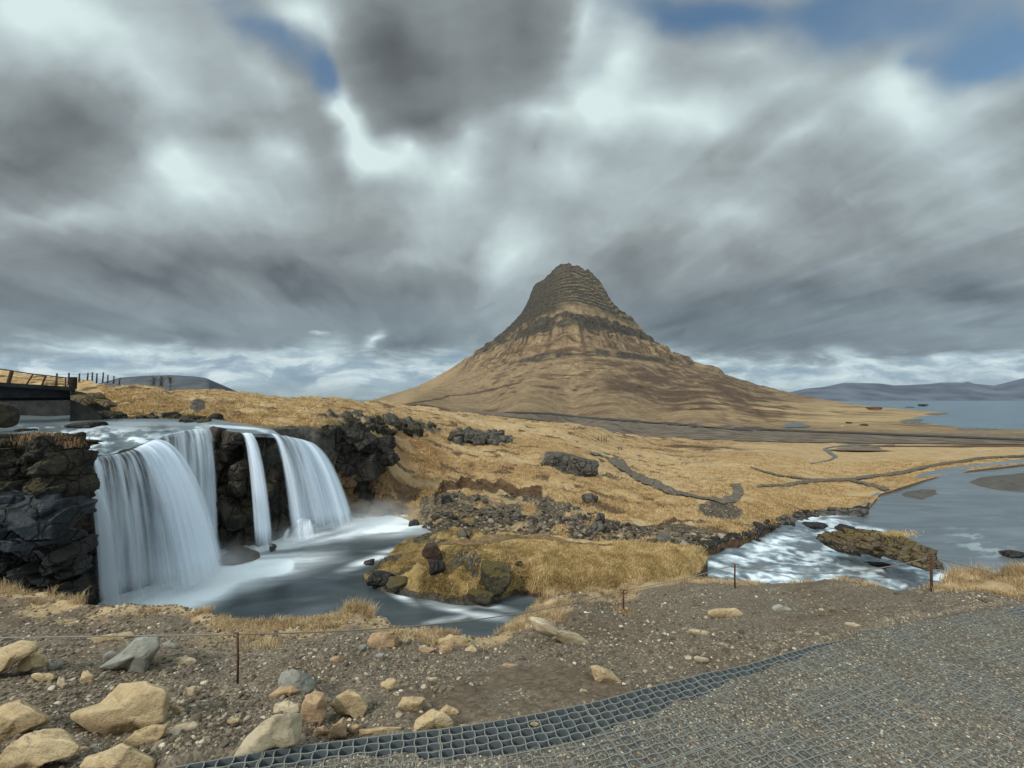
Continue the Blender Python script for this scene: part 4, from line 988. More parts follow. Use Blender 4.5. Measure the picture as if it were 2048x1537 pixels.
def sh(p, dx, dy, dY): return [(a+dx, b+dy, c+dY) for a, b, c in p]
waterfall('largest waterfall, broad white veil arching beside the left basalt cliff', [
    (T1, B1, dict(n=220, m=90, dens=[.55,.72,.30,.12,.10,.22,.50,.80,.88,.86,.6])),
    (sh(T1, 3, 1, -.12), sh(B1, 4, 4, -.35), dict(n=220, m=90, dens=[.40,.5,.06,.05,.05,.12,.45,.7,.75,.6], wav=.2)),
    ([(166,958,12.7),(176,962,12.8),(186,966,12.9)], [(196,1228,12.7),(222,1228,12.8),(246,1226,12.9)], dict(n=50, m=70, dens=[.6,.95,.95,.6], wav=.04)),
    (sh(T1, 2, 2, .35), sh(B1, -8, -6, .4), dict(n=180, m=70, dens=[.45,.42,.40,.40,.42,.5,.5]))], None)
T2 = [(318,874,17.3),(345,867,17.9),(370,861,18.5),(400,858,19.0),(428,859,19.4)]
B2 = [(330,1090,17.3),(360,1096,17.9),(390,1104,18.3),(425,1098,18.8),(444,1092,19.1)]
waterfall('narrow upper veil of separate strands between the largest waterfall and the mossy pillar', [
    (T2, B2, dict(n=120, dens=[.5,.35,.55,.3,.58,.34,.5])), (sh(T2, 0, 1, .2), sh(B2, 0, 0, .3), dict(n=120, dens=[.4,.4,.3,.45,.3]))], None)
waterfall('slim single waterfall strand right of the mossy pillar', [
    ([(480,868,19.6),(492,866,19.7),(504,867,19.8)], [(508,1096,18.9),(526,1096,19.0),(550,1092,19.2)], dict(n=50, dens=[.45,.7,.75,.5], wav=.05)),
    ([(483,868,19.5),(492,867,19.6),(500,867,19.7)], [(516,1097,18.8),(530,1097,18.9),(546,1093,19.1)], dict(n=40, dens=[.3,.5,.6,.3], wav=.05))], None)
T4 = [(534,867,20.2),(552,868,20.6),(575,873,21.2),(600,879,22.0),(618,885,22.8)]
B4 = [(580,1072,20.0),(610,1070,20.3),(650,1060,20.9),(685,1050,21.7),(712,1040,22.6)]
waterfall('rightmost waterfall, white fan curving out against the dark rock', [
    (T4, B4, dict(n=150, dens=[.72,.55,.30,.45,.55,.8,.8,.6])), (sh(T4, 2, 1, -.1), sh(B4, 6, 3, -.3), dict(n=150, dens=[.5,.3,.1,.3,.5,.75,.7,.4], wav=.2)),
    (sh(T4, 0, 2, .3), sh(B4, -6, -4, .3), dict(n=120, dens=[.4,.4,.4,.4,.5,.5]))], None)

# mist hanging where the falls strike the pool (soft volumes)
def mist(name, c, r, dens, lab):
    m, T = newmat(name+'_air')
    oc = T.n('ShaderNodeTexCoord').outputs['Object']
    g = T.n('ShaderNodeTexGradient', {0: oc}, gradient_type='QUADRATIC_SPHERE').outputs[1]
    nz_ = T.noise(oc, 2.2, 3, .6)
    d_ = T.m('MULTIPLY', T.m('MULTIPLY', g, dens), T.mr(nz_, .3, .65))
    v_ = T.n('ShaderNodeVolumePrincipled', {'Color': (1, 1, 1, 1), 'Density': d_, 'Anisotropy': .2})
    T.l.new(v_.outputs[0], T.n('ShaderNodeOutputMaterial').inputs['Volume'])
    V, Fc = ICO[3]; o = mk(name, V, Fc, m); o.location = c; o.scale = r
    return tag(o, lab, 'mist', None, 'stuff')
mist('mist', tuple(at(400, 1150, 15.4)), (4.0, 2.2, 1.4), .7, 'white mist over the foot of the largest waterfall')
mist('mist', tuple(at(735, 1030, 23.6)), (4.6, 2.6, 1.3), .7, 'white mist drifting at the foot of the rightmost waterfall')
mist('mist', tuple(at(590, 1075, 19.6)), (2.6, 1.6, .9), .7, 'thin mist over the foot of the slim strand')
# ================================================================== NEAR BANK
def zpath(X, Y): return -1.5865-.049*X-.03*Y
top_n = interp([(-400,1172),(0,1184),(60,1186),(120,1194),(180,1211),(260,1210),(330,1207),(400,1219),(440,1240),(480,1248),(520,1246),(560,1247),(640,1246),(680,1236),(700,1228),(716,1224),(740,1234),(780,1249),(820,1264),(870,1280),(930,1280),(960,1278),(985,1270),(1010,1260),(1040,1238),(1080,1208),(1140,1194),(1200,1185),(1260,1171),(1330,1163),(1400,1158),(1450,1160),(1500,1163),(1545,1169),(1590,1164),(1647,1160),(1701,1171),(1760,1176),(1829,1180),(1870,1176),(1895,1162),(1930,1154),(1960,1152),(2000,1156),(2048,1160),(2120,1156),(2400,1140)])
edgeY = [(0,1184,6.3),(120,1194,6.0),(260,1210,5.6),(480,1248,4.9),(600,1246,5.0),(716,1224,5.6),(870,1280,4.6),(960,1278,4.65),(1080,1208,6.1),(1200,1185,6.7),(1400,1158,7.2),(1647,1160,6.6),(1829,1180,5.3),(1930,1154,5.6),(2048,1160,5.0),(2400,1140,4.6),(-400,1172,6.6)]
def zp_at(px, py, off=0.0):
    d = at(px, py, 1.0); return (-1.5865+off)/(d[..., 2]+.049*d[..., 0]+.03)
pe = [(60,1600),(200,1565),(350,1534),(440,1517),(560,1498),(700,1480),(800,1468),(900,1456),(1000,1442),(1100,1424),(1200,1402),(1300,1376),(1400,1350),(1480,1334),(1540,1318),(1600,1300),(1660,1280),(1720,1262),(1780,1250),(1860,1236),(1960,1218),(2048,1203),(2200,1180),(2400,1158)]
nc = list(edgeY)+[(x, y, float(zp_at(x, y, -.05))) for x, y in pe[::2]]+[(475,1370,3.3),(1247,1228,6.0),(1470,1182,6.35),(1864,1190,4.6),(0,1300,4.15),(0,1420,2.95),(0,1537,2.2),(-400,1537,2.4),(-400,1300,4.4),
      (250,1450,2.7),(700,1400,2.75),(1000,1340,3.35),(1250,1290,4.1),(1600,1240,4.2)]
for x, y in [(800,1537),(1400,1500),(2048,1450),(2048,1300),(2400,1400),(1200,1650),(2000,1700),(400,1700)]:
    nc.append((x, y, float(zp_at(x, y, -.06))))
near = Sheet(-400, 2400, 2, top_n, lambda x: 1760+0*x, 260, nc, 'inv', bias=1.15)
PX, PY = near.PX, near.PY
X, Y, Z = [near.P[..., k].copy() for k in range(3)]
pathY = np.interp(PX, [p[0] for p in pe], [p[1] for p in pe])
inpath = sst(-4, 10, PY-pathY)
rim = sst(34, 4, PY-top_n(PX))
dz = fbm(X/.9, Y/.9, 0, 4, 101)*.09+fbm(X/.22, Y/.22, 0, 4, 102)*.028+fbm(X/.06, Y/.06, 0, 3, 103)*.009
dz += rim*fbm(X/.25, Y/.25, 0, 3, 104)*.05
inp2 = sst(-8, 4, PY-pathY-6)
near.P[..., 2] = (Z+dz*(1-inpath)-inpath*.03)*(1-inp2)+inp2*(zpath(X, Y)-.09)
nn = fbm(X/.5, Y/.5, 0, 4, 105); nb = fbm(X/1.3, Y/1.3, 0, 3, 106)
grassm = np.maximum(rim*(PX < 1130)*(.7+.8*nn), 0)
grassm = np.maximum(grassm, sst(50, 8, PY-top_n(PX))*(PX > 380)*(PX < 830)*(.75+.9*nn))
grassm = np.maximum(grassm, ell(PX, PY, 480, 1285, 90, 26, 0, .7)*(.5+nn)); grassm = np.maximum(grassm, ell(PX, PY, 1080, 1225, 70, 28, 20, .6)*(.7+nn))
grassm = np.maximum(grassm, sst(20, 4, PY-top_n(PX))*(PX > 1130)*(PX < 1500)*(.45+.9*nn)); grassm = np.maximum(grassm, ell(PX, PY, 1220, 1195, 60, 14, 10)*.6)
grassm = np.maximum(grassm, sst(1850, 1885, PX)*sst(38, 18, PY-top_n(PX)+(2048-PX)*.06)*.95)
grassm = np.maximum(grassm, ell(PX, PY, 130, 1225, 200, 30, -6, .7)*(.35+nn))
soil = (1-grassm)*np.clip(.58+nb*.9, 0, 1)
soil = np.maximum(soil, ell(PX, PY, 1000, 1400, 300, 60, 4, .6)*.75); soil = np.maximum(soil, ell(PX, PY, 1620, 1215, 230, 45, -2, .6)*.8)
soil = np.maximum(soil, ell(PX, PY, 470, 1470, 60, 40, 30)*.8)
grav = np.clip((1-grassm)-soil*.55+nn*.25, 0, 1); grav = np.maximum(grav, inpath)
soil = soil*(1-inpath)
near.build('ground', M['near'], {'m1': np.stack([0*soil, soil, grav], -1).clip(0, 1), 'm2': np.stack([0*soil, 0*soil, grassm*.7], -1).clip(0, 1)},
    topskirt=((.08, -.12), (.16, -.5), (.10, -1.4), (.5, -3.0), (.2, -6.5)), botskirt=())

# ---- gravel path sheet with the plastic ground grid laid into it
def path_surface():
    bot = lambda x: 1760+0*x
    topf = lambda x: np.interp(x, [p[0] for p in pe], [p[1] for p in pe])+np.where(x > 1700, 0, 2.0)
    s = Sheet(-60, 3600, 3, topf, bot, 200, None, Yf=lambda px, py: zp_at(px, py))
    return s
psf = path_surface()
E = np.array([[*at(x, y, float(zp_at(x, y)))[:2]] for x, y in pe])
def smooth_curve(E, step):
    d = np.concatenate([[0], np.cumsum(np.linalg.norm(np.diff(E, axis=0), axis=1))])
    t = np.arange(0, d[-1], step); c = np.stack([np.interp(t, d, E[:, k]) for k in range(2)], -1)
    k = np.hanning(25); k /= k.sum()
    pad = np.vstack([c[:1]+(c[:1]-c[1:2])*np.arange(12, 0, -1)[:, None], c, c[-1:]+(c[-1:]-c[-2:-1])*np.arange(1, 13)[:, None]])
    return np.stack([np.convolve(pad[:, i], k, 'valid') for i in range(2)], -1)
PIT = .056; PR = .044
ec = smooth_curve(E, PIT/4)
# distance into the path for every vertex of the sheet
Xp, Yp = psf.P[..., 0], psf.P[..., 1]
def edge_dist(Xq, Yq):
    best = np.full(Xq.shape, 1e9); c = ec[::6]
    for i in range(len(c)-1):
        a, b = c[i], c[i+1]; ab = b-a
        t = np.clip(((Xq-a[0])*ab[0]+(Yq-a[1])*ab[1])/(ab@ab), 0, 1)
        best = np.minimum(best, np.hypot(Xq-a[0]-t*ab[0], Yq-a[1]-t*ab[1]))
    return best
ed = edge_dist(Xp, Yp)
# how many edge rows of cells were left unfilled, by photo column
empty_w = interp([(60,.07),(560,.08),(790,.09),(850,.16),(1000,.19),(1150,.20),(1300,.17),(1420,.115),(1480,.07),(1560,.045),(1690,.035),(1720,0),(2400,0)])
ew = empty_w(psf.PX)+fbm(Xp/.15, Yp/.15, 0, 3, 111)*.03
fill = sst(-.008, .012, ed-ew)
zz = -.030*(1-fill)-.0010+fbm(Xp/.035, Yp/.035, 0, 3, 112)*.005+fbm(Xp/.3, Yp/.3, 0, 3, 113)*.007
psf.P[..., 2] = psf.P[..., 2]+zz
one = np.ones(psf.PX.shape)
M['pathgrav'] = terrain_mat('path_gravel', .10, .06, gravel=(106,103,95), soil=(88,78,68), rock=(96,92,86))
psf.build('gravel_path', M['pathgrav'], {'m1': np.stack([0*one, .42*(1-fill), one], -1), 'm2': np.zeros(psf.PX.shape+(3,))}, topskirt=((.01, -.06),))
def build_grid():
    nS = len(ec); tang = np.gradient(ec, axis=0); tang /= np.linalg.norm(tang, axis=1)[:, None]
    nor = np.stack([tang[:, 1], -tang[:, 0]], -1)       # into the path
    NR = 88; sub = 4
    V = []; Q = []; n0 = 0
    th = .0026; H = .040
    def wall(C, nrm, closed=False):
        nonlocal n0
        m = len(C); z = zpath(C[:, 0], C[:, 1])
        z = z-.03*sst(2.1, 2.6, C[:, 0]/np.maximum(C[:, 1], .3)*0+C[:, 0])*(np.abs(to_px(np.column_stack([C, z]))[1]-np.interp(to_px(np.column_stack([C, z]))[0], [p[0] for p in pe], [p[1] for p in pe])) < 9)+fbm(C[:, 0]/.6, C[:, 1]/.6, 0, 2, 113)*.005+fbm(C[:, 0]/.25, C[:, 1]/.25, 0, 2, 119)*.004+.0015
        a = C-nrm*th; b = C+nrm*th
        P = np.stack([np.column_stack([a, z-H]), np.column_stack([a, z]), np.column_stack([b, z]), np.column_stack([b, z-H])], 1).reshape(-1, 3)
        i = (np.arange(m-1)*4)[:, None]
        for s in range(3):
            Q.append(np.concatenate([i+s, i+s+1, i+4+s+1, i+4+s], 1)+n0)
        V.append(P); n0 += len(P)
    s = np.arange(nS)
    for r in range(NR):
        # lines along the path, gently waved so that the cells are bottle shaped
        wv = .0042*np.sin(s*math.pi/4+(r % 2)*math.pi)*(1 if r % 5 else .25)
        C = ec+nor*(r*PR+wv)[:, None]
        wall(C, nor)
        if r % 10 == 0 and r: wall(ec+nor*(r*PR+wv+.008)[:, None], nor)
    q = np.arange(0, NR*sub+1)/sub
    q = q[q <= NR-1]
    for k in range(0, nS, 4):
        wv = .0045*np.sin(q*math.pi+(k//4 % 2)*math.pi)
        C = ec[k]+nor[k]*(q*PR)[:, None]+tang[k]*wv[:, None]
        wall(C, np.broadcast_to(tang[k], C.shape))
        if (k//4) % 14 == 0: wall(C+tang[k]*.008, np.broadcast_to(tang[k], C.shape))
    o = mk('ground_grid', np.vstack(V), np.concatenate(Q), M['grid'], smooth=False)
    tag(o, 'grey plastic honeycomb ground grid laid along the gravel path, its edge cells empty', 'ground grid')
build_grid()

# ---- small stones
def rand_in(n, x0, x1, y0, y1, r): return r.uniform(x0, x1, n), r.uniform(y0, y1, n)
r = np.random.default_rng(77)
def scatter_px(name, sheet, n, x0, x1, y0, y1, accept, size, mat, seed, label, lv=0, flat=.6, sink=.3, top=None):
    px, py = rand_in(n, x0, x1, y0, y1, np.random.default_rng(seed))
    if top is not None: py = np.maximum(py, top(px)+2)
    k = accept(px, py); px, py = px[k], py[k]
    P = sheet.samp(px, py)
    rs2 = np.random.default_rng(seed+1)
    s = size(P, px, py, rs2)
    return scatter(name, P, s, mat, lv, flat, sink, 'stuff', label, None, seed)
def nsz(P, px, py, q): return np.clip(.0031*q.lognormal(0, .55, len(P))*(P[:, 1]**.6), .002, .022)
def notpath(px, py): return py < np.interp(px, [p[0] for p in pe], [p[1] for p in pe])-3
def dens_near(px, py):
    q = np.random.default_rng(3).uniform(0, 1, len(px))
    P = near.samp(px, py)
    d = .62+.8*fbm(P[:, 0]/.5, P[:, 1]/.5, 0, 3, 120)-.55*ell(px, py, 1000, 1400, 300, 60, 4, .6)-.4*ell(px, py, 1650, 1225, 250, 50, -2, .6)
    d += .3*ell(px, py, 750, 1330, 200, 40)+.3*ell(px, py, 300, 1380, 300, 60)
    return notpath(px, py) & (q < d)
scatter_px('pebbles', near, 72000, -100, 2150, 1184, 1600, dens_near, nsz, M['pebble'], 201, 'grey and pale pebbles strewn over the bare bank', 1, top=top_n)
def psz(P, px, py, q): return np.clip(.0036*q.lognormal(0, .4, len(P))*(P[:, 1]**.4), .002, .008)
def inpathf(px, py):
    e = np.interp(px, [p[0] for p in pe], [p[1] for p in pe])+3
    P = psf.samp(px, py); dd = edge_dist(P[:, 0], P[:, 1]); return (py > e) & ((dd > empty_w(px)-.005) | (np.random.default_rng(4).uniform(0, 1, len(px)) < .25))
scatter_px('path_stones', psf, 46000, 250, 2150, 1200, 1600, inpathf, psz, M['pebble'], 203, 'grey gravel filling the ground grid of the path', 0, .45, .6)

# ---- boulders and stones on the near bank (one thing each)
ST = [ # cx, cy, w, h, rot, material, label, level
 (28,1314,112,66,12,'tan','large tan boulder at the far left edge below the rope, topmost of the left group'),
 (66,1325,60,42,8,'tan','rounded tan stone resting against the right end of the topmost left boulder'),
 (258,1312,132,50,33,'grey','long grey angular slab leaning diagonally just below the rope'),
 (226,1277,84,26,2,'tan','flat tan stone half buried just behind the long grey slab'),
 (173,1358,27,32,0,'tan','small upright tan stone between the long grey slab and the biggest boulder'),
 (123,1368,17,28,10,'pale','thin pale splinter of stone standing left of the small upright tan stone'),
 (89,1356,46,20,-5,'tan','low flat tan stone below the rounded tan stone on the left'),
 (242,1424,194,108,10,'tan','biggest tan boulder, smooth and wide, in the lower left of the bank'),
 (38,1440,132,78,-14,'tan','tan boulder at the left edge, left of the biggest boulder'),
 (75,1510,176,92,18,'tan','tan boulder in the bottom left corner'),
 (238,1530,162,76,4,'tan','broad tan boulder cut by the bottom edge, below the biggest boulder'),
 (294,1476,84,50,24,'tan','tan boulder tucked under the lower right side of the biggest boulder'),
 (374,1459,46,28,6,'pale','pale oval stone alone on the dirt right of the biggest boulder'),
 (387,1383,29,20,20,'pale','small pale grey stone below and left of the first rope post'),
 (356,1422,26,17,0,'orange','small pinkish stone close to the right side of the biggest boulder'),
 (468,1443,27,18,10,'tan','small tan stone on dark soil above the wedge shaped boulder'),
 (596,1362,70,44,-8,'grey','pale grey boulder standing behind an orange tan one, right of the first rope post'),
 (574,1381,77,38,16,'orange','orange tan boulder lying in front of the pale grey one'),
 (574,1417,58,30,0,'pale','grey tan block on top end of the wedge shaped boulder'),
 (540,1472,140,86,34,'pale','large wedge shaped pale tan boulder rising from the edge of the ground grid'),
 (630,1422,54,78,8,'orange','upright orange tan boulder right of the wedge shaped boulder'),
 (698,1410,80,62,-10,'tan','rounded tan boulder with a notched lower side, right of the upright orange one'),
 (676,1458,40,46,12,'orange','triangular orange tan stone standing at the grid edge'),
 (644,1463,30,18,0,'orange','small orange stone left of the triangular stone at the grid edge'),
 (708,1460,28,20,-8,'orange','small orange stone right of the triangular stone at the grid edge'),
 (823,1411,57,38,-12,'tan','tan stone with a flat top in the middle of the dirt, above the grid'),
 (867,1444,80,48,0,'tan','domed tan boulder touching the ground grid in the bottom middle'),
 (899,1423,42,28,-12,'tan','small tan stone behind the right shoulder of the domed boulder'),
 (767,1464,92,20,4,'tan','long low tan stone lying along the ground grid'),
 (765,1285,62,44,-4,'orange','orange tan boulder on the bank edge behind the rope'),
 (726,1298,18,17,0,'grey','small dark grey stone left of the orange boulder on the bank edge'),
 (760,1314,17,17,0,'grey','small grey stone below the orange boulder on the bank edge'),
 (853,1302,32,18,-4,'orange','small flat orange stone at the lowest dip of the bank'),
 (890,1301,27,23,8,'orange','blocky orange stone at the lowest dip of the bank, right of the flat one'),
 (903,1284,68,26,6,'tan','long tan stone on the brink where the bank dips over the pool'),
 (942,1302,25,19,10,'tan','small tan stone right of the blocky orange one at the dip'),
 (674,1322,30,20,5,'orange','small orange tan stone among gravel left of the bank edge boulder'),
 (778,1370,30,24,20,'tan','small tan stone on open gravel above the flat topped stone'),
 (1021,1335,32,16,-4,'orange','small domed orange stone alone on brown soil in the middle of the bank'),
 (1118,1266,132,38,-28,'pale','long flat pale slab sunk in the ground below the second rope post'),
 (1212,1350,66,34,-22,'tan','pitted tan stone alone on the soil above the middle of the grid'),
 (930,1453,26,9,0,'tan','tiny flat tan stone at the grid just right of the domed boulder'),
 (1067,1449,28,9,4,'tan','tiny flat tan stone half under the grid edge farther right'),
 (1456,1228,70,22,-4,'tan','flat tan stone in front of the third rope post'),
 (1400,1268,42,16,-12,'pale','flat pale stone below the flat tan one near the third rope post'),
 (1402,1320,30,13,-12,'pale','small flat pale stone just above the ground grid, middle right'),
 (1563,1219,42,16,-12,'grey','grey flat stone on dark soil between the third and fourth rope posts'),
 (1708,1252,38,11,-16,'pale','thin pale flat stone at the top end of the ground grid'),
 (1644,1221,14,7,-20,'pale','tiny pale stone between the grey flat stone and the fourth rope post'),
 (1599,1266,15,6,-8,'pale','tiny pale stone left of the thin flat stone at the grid end'),
 (866,1360,20,10,0,'pale','small pale grey stone on brown soil between the two middle tan stones'),
 (900,1376,18,9,0,'orange','small pinkish stone just right of the small pale grey one on brown soil'),
 (1166,1383,16,9,0,'pale','small pale stone below and left of the pitted tan stone'),
 (110,1332,33,18,8,'grey','purplish grey stone right of the rounded tan stone on the left'),
 (222,1311,28,15,5,'grey','small grey stone just left of the long grey slab'),
 (332,1523,30,12,0,'tan','small tan stone at the bottom edge where the ground grid begins'),
 (158,1504,40,20,10,'tan','small tan stone wedged between the two bottom left boulders'),
 (191,1498,16,18,30,'grey','small grey chip standing right of the wedged stone at the bottom left'),
 (34,1488,30,14,6,'pale','small pale stone between the two boulders at the left edge'),
 (340,1292,34,14,-10,'grey','small dark stone touching the upper right end of the long grey slab'),
 (370,1322,44,18,0,'pale','flat pale mossy stone left of the first rope post'),
]
za = lambda L: [(x/1.836, 700+y/1.836) for x, y in L]
zb = lambda L: [(600+x/2.56, 1150+y/2.56) for x, y in L]
OUT = {0: za([(-50,1120),(0,1095),(80,1068),(140,1075),(142,1100),(80,1135),(0,1190),(-50,1210)]),
 1: za([(65,1160),(90,1125),(130,1110),(165,1125),(178,1145),(150,1170),(90,1185),(65,1178)]),
 2: za([(360,1168),(440,1115),(500,1060),(580,1045),(582,1090),(545,1170),(520,1195),(480,1190),(455,1170),(400,1180)]),
 3: za([(335,1055),(400,1045),(480,1035),(495,1050),(470,1075),(350,1078)]),
 4: za([(293,1215),(305,1185),(325,1180),(343,1195),(340,1235),(295,1235)]),
 7: za([(258,1345),(285,1325),(370,1300),(440,1230),(520,1222),(600,1240),(615,1260),(605,1370),(550,1395),(420,1435),(370,1420),(290,1365)]),
 8: za([(-40,1330),(30,1300),(75,1285),(120,1310),(185,1350),(180,1368),(120,1390),(60,1420),(-40,1445)]),
 9: za([(-30,1530),(30,1460),(90,1415),(160,1395),(220,1393),(265,1420),(290,1460),(270,1490),(160,1520),(100,1560),(-30,1590)]),
 10: za([(290,1537),(320,1495),(400,1470),(450,1445),(500,1465),(575,1505),(570,1570),(300,1590)]),
 11: za([(450,1445),(500,1400),(560,1378),(612,1380),(605,1420),(550,1475),(500,1480)]),
 16: za([(1022,1220),(1035,1185),(1075,1175),(1140,1195),(1155,1225),(1145,1265),(1100,1280),(1030,1250)]),
 17: za([(985,1270),(1040,1230),(1090,1205),(1118,1215),(1125,1250),(1085,1283),(1050,1275),(1000,1282)]),
 18: za([(1003,1335),(1010,1300),(1060,1290),(1105,1300),(1110,1335),(1060,1345)]),
 19: za([(850,1510),(900,1430),(960,1370),(1010,1345),(1105,1335),(1108,1400),(1090,1450),(1000,1475),(920,1505)]),
 20: za([(1110,1300),(1125,1270),(1160,1252),(1190,1262),(1200,1300),(1195,1345),(1170,1390),(1130,1370),(1105,1345)]),
 21: za([(1215,1305),(1240,1270),(1280,1247),(1330,1262),(1352,1310),(1330,1350),(1305,1358),(1285,1338),(1240,1335)]),
 22: za([(1205,1430),(1215,1390),(1262,1348),(1275,1370),(1270,1425)]),
 25: za([(1462,1310),(1480,1275),(1540,1275),(1562,1280),(1545,1325),(1505,1335)]),
 26: za([(1520,1410),(1530,1360),(1585,1320),(1630,1330),(1660,1360),(1665,1402)]),
 27: za([(1610,1330),(1640,1303),(1680,1320),(1688,1335),(1660,1352)]),
 28: za([(1320,1395),(1400,1385),(1485,1385),(1480,1402),(1400,1412),(1325,1417)]),
 29: za([(1350,1070),(1370,1040),(1440,1035),(1462,1050),(1460,1095),(1400,1110),(1355,1095)]),
 39: zb([(1170,215),(1250,225),(1330,280),(1420,300),(1480,350),(1460,380),(1380,365),(1300,330),(1210,290)]),
 40: zb([(1485,470),(1520,465),(1590,490),(1655,555),(1560,560),(1515,545)])}
ca = lambda d: np.array([d[0], d[1], d[2]])
for i, (cx, cy, w, h, rot, mt, lab) in enumerate(ST):
    if i in OUT:
        poly = np.array(OUT[i]); x0, y0 = poly.min(0); x1, y1 = poly.max(0); cx, cy, w, h = (x0+x1)/2, (y0+y1)/2, x1-x0, y1-y0
        n_ = len(poly); seg = np.roll(poly, -1, 0)
        ar = (poly[:, 0]*seg[:, 1]-seg[:, 0]*poly[:, 1]); gx = ((poly[:, 0]+seg[:, 0])*ar).sum()/(3*ar.sum()); gy = ((poly[:, 1]+seg[:, 1])*ar).sum()/(3*ar.sum())
    else: poly = None; gx, gy = cx, cy
    base = near.samp(gx, min(y1 if poly is not None else cy+h*.42, 1740))[0]
    Yd = base[1]; flat = h/w < .42 or i == 39
    lv = 5 if w > 70 else (4 if w > 36 else 3)
    P, Fc = rock(lv, 1300+i, 15, 30, .03, axes=False)
    P = P*(1+.05*fbm(P[:, 0]*3+i, P[:, 1]*3, P[:, 2]*3, 4, 7))[:, None]
    # stand the stone on the ground: its own axes face the eye, thickness goes away from it
    yb_ = (y1 if poly is not None else cy+h/2); g = near.samp(gx, min(yb_-.16*h, 1740))[0]; g = at(gx, gy, g[1]*1.0+.02*w/100); dist = np.linalg.norm(g)
    f_ = g/dist; r_ = np.array([1.0, 0, 0]); u_ = np.array([0, -sth, cth])
    s = g[1]/F/max(f_[1], .2)*1.0
    pc = np.array(to_px(g)); 
    # metres per pixel measured on the spot
    mpp = (g[1]*cth+g[2]*sth)/F
    th = np.arctan2(P[:, 2], P[:, 0]); rr0 = np.hypot(P[:, 0], P[:, 2]); nb_ = 72
    k = ((th+math.pi)/(2*math.pi)*nb_).astype(int) % nb_
    rmax = np.array([rr0[k == j].max() if (k == j).any() else 1 for j in range(nb_)]); rmax = (np.roll(rmax, 1)+rmax*2+np.roll(rmax, -1))/4
    if poly is not None:
        tt = (np.arange(nb_)+.5)/nb_*2*math.pi-math.pi; rp = np.zeros(nb_)
        for j, t_ in enumerate(tt):
            dx_, dy_ = math.cos(t_), -math.sin(t_)
            for q0, q1 in zip(poly, seg):
                e0 = q1-q0; den = dx_*e0[1]-dy_*e0[0]
                if abs(den) < 1e-9: continue
                vx, vy = q0[0]-gx, q0[1]-gy
                ta = (vx*e0[1]-vy*e0[0])/den; tb = (vx*dy_-vy*dx_)/den
                if ta > 0 and 0 <= tb <= 1: rp[j] = max(rp[j], ta)
        rp = np.maximum(rp, 3)
    else:
        tt = (np.arange(nb_)+.5)/nb_*2*math.pi-math.pi; a_ = tt-R(rot); rp = 1/np.sqrt((np.cos(a_)/(w/2))**2+(np.sin(a_)/(h/2))**2)*(1+.10*np.sin(3*tt+i)+.06*np.sin(5*tt+2*i))
    sc1 = np.interp(th, np.concatenate([[tt[-1]-2*math.pi], tt, [tt[0]+2*math.pi]]), np.concatenate([[rp[-1]/rmax[-1]], rp/rmax, [rp[0]/rmax[0]]]))*mpp
    dep = math.sqrt(w*h)*mpp*.9*(.34 if flat else .55)
    # a lying slab leans back with the ground, a block stands square to the eye
    a0, b0, c0 = P[:, 0]*sc1, P[:, 2]*sc1, P[:, 1]*dep
    Q = r_*a0[:, None]+u_*b0[:, None]+f_*c0[:, None]
    ctr = g-f_*0.02-u_*0.0
    ctr = f_*(dist-dep*.1)
    Q = Q*1.05*(dist-dep*.1)/dist
    o = mk('boulder' if w > 40 else 'stone', Q, Fc, M[mt]); o.location = ctr
    tag(o, lab, 'boulder' if w > 40 else 'stone', 'stones on the near bank')

# ---- straw grass on the near bank
def near_grass(name, lst, mat, h, w, per, lean, seed, label, sheet=near, spread=.03, bias=(0, 0)):
    q = np.random.default_rng(seed); XX = []; YY = []
    for (x0, x1, dy0, dy1, n) in lst:
        px = q.uniform(x0, x1, n); a = q.uniform(0, 1, n)**1.3
        XX.append(px); YY.append(top_n(px)+dy0+(dy1-dy0)*a)
    px = np.concatenate(XX); py = np.concatenate(YY); P = sheet.samp(px, py)
    k = fbm(P[:, 0]/.35, P[:, 1]/.35, 0, 3, seed) > -.02
    P = P[k]
    sc_ = np.random.default_rng(seed+1).uniform(.6, 1.3, len(P))
    return blades(name, P, h*sc_, w, mat, per, spread, lean, seed, label, bias)
near_grass('dry_grass', [(-250,260,1,26,1500),(260,430,0,16,500),(380,660,0,30,1500),(655,800,0,34,1500),(440,560,16,52,350),(790,880,0,18,350),(870,1000,0,8,200),(960,1110,0,26,1400),(1030,1130,8,44,600),(1110,1280,0,18,900),(1280,1440,0,10,500),(1440,1760,0,6,350),(1820,1880,-2,10,120),(1885,2350,0,34,3200)],
    M['straw'], .065, .004, 9, 1.2, 301, 'dry straw coloured grass fringing the brink of the bank')
near_grass('bank_tuft', [(690,745,0,8,160),(0,190,0,6,300),(1060,1110,0,8,200),(1890,2100,0,6,500)], M['straw'], .16, .004, 7, .7, 302, 'taller straw tufts on the brink of the bank')
P_ = near.samp(np.random.default_rng(8).normal(1250, 9, 40), np.random.default_rng(9).normal(1226, 4, 40))
blades('post_grass', P_, .08, .004, M['straw_islet'], 8, .02, .8, 303, 'greenish dry grass round the foot of the second rope post')

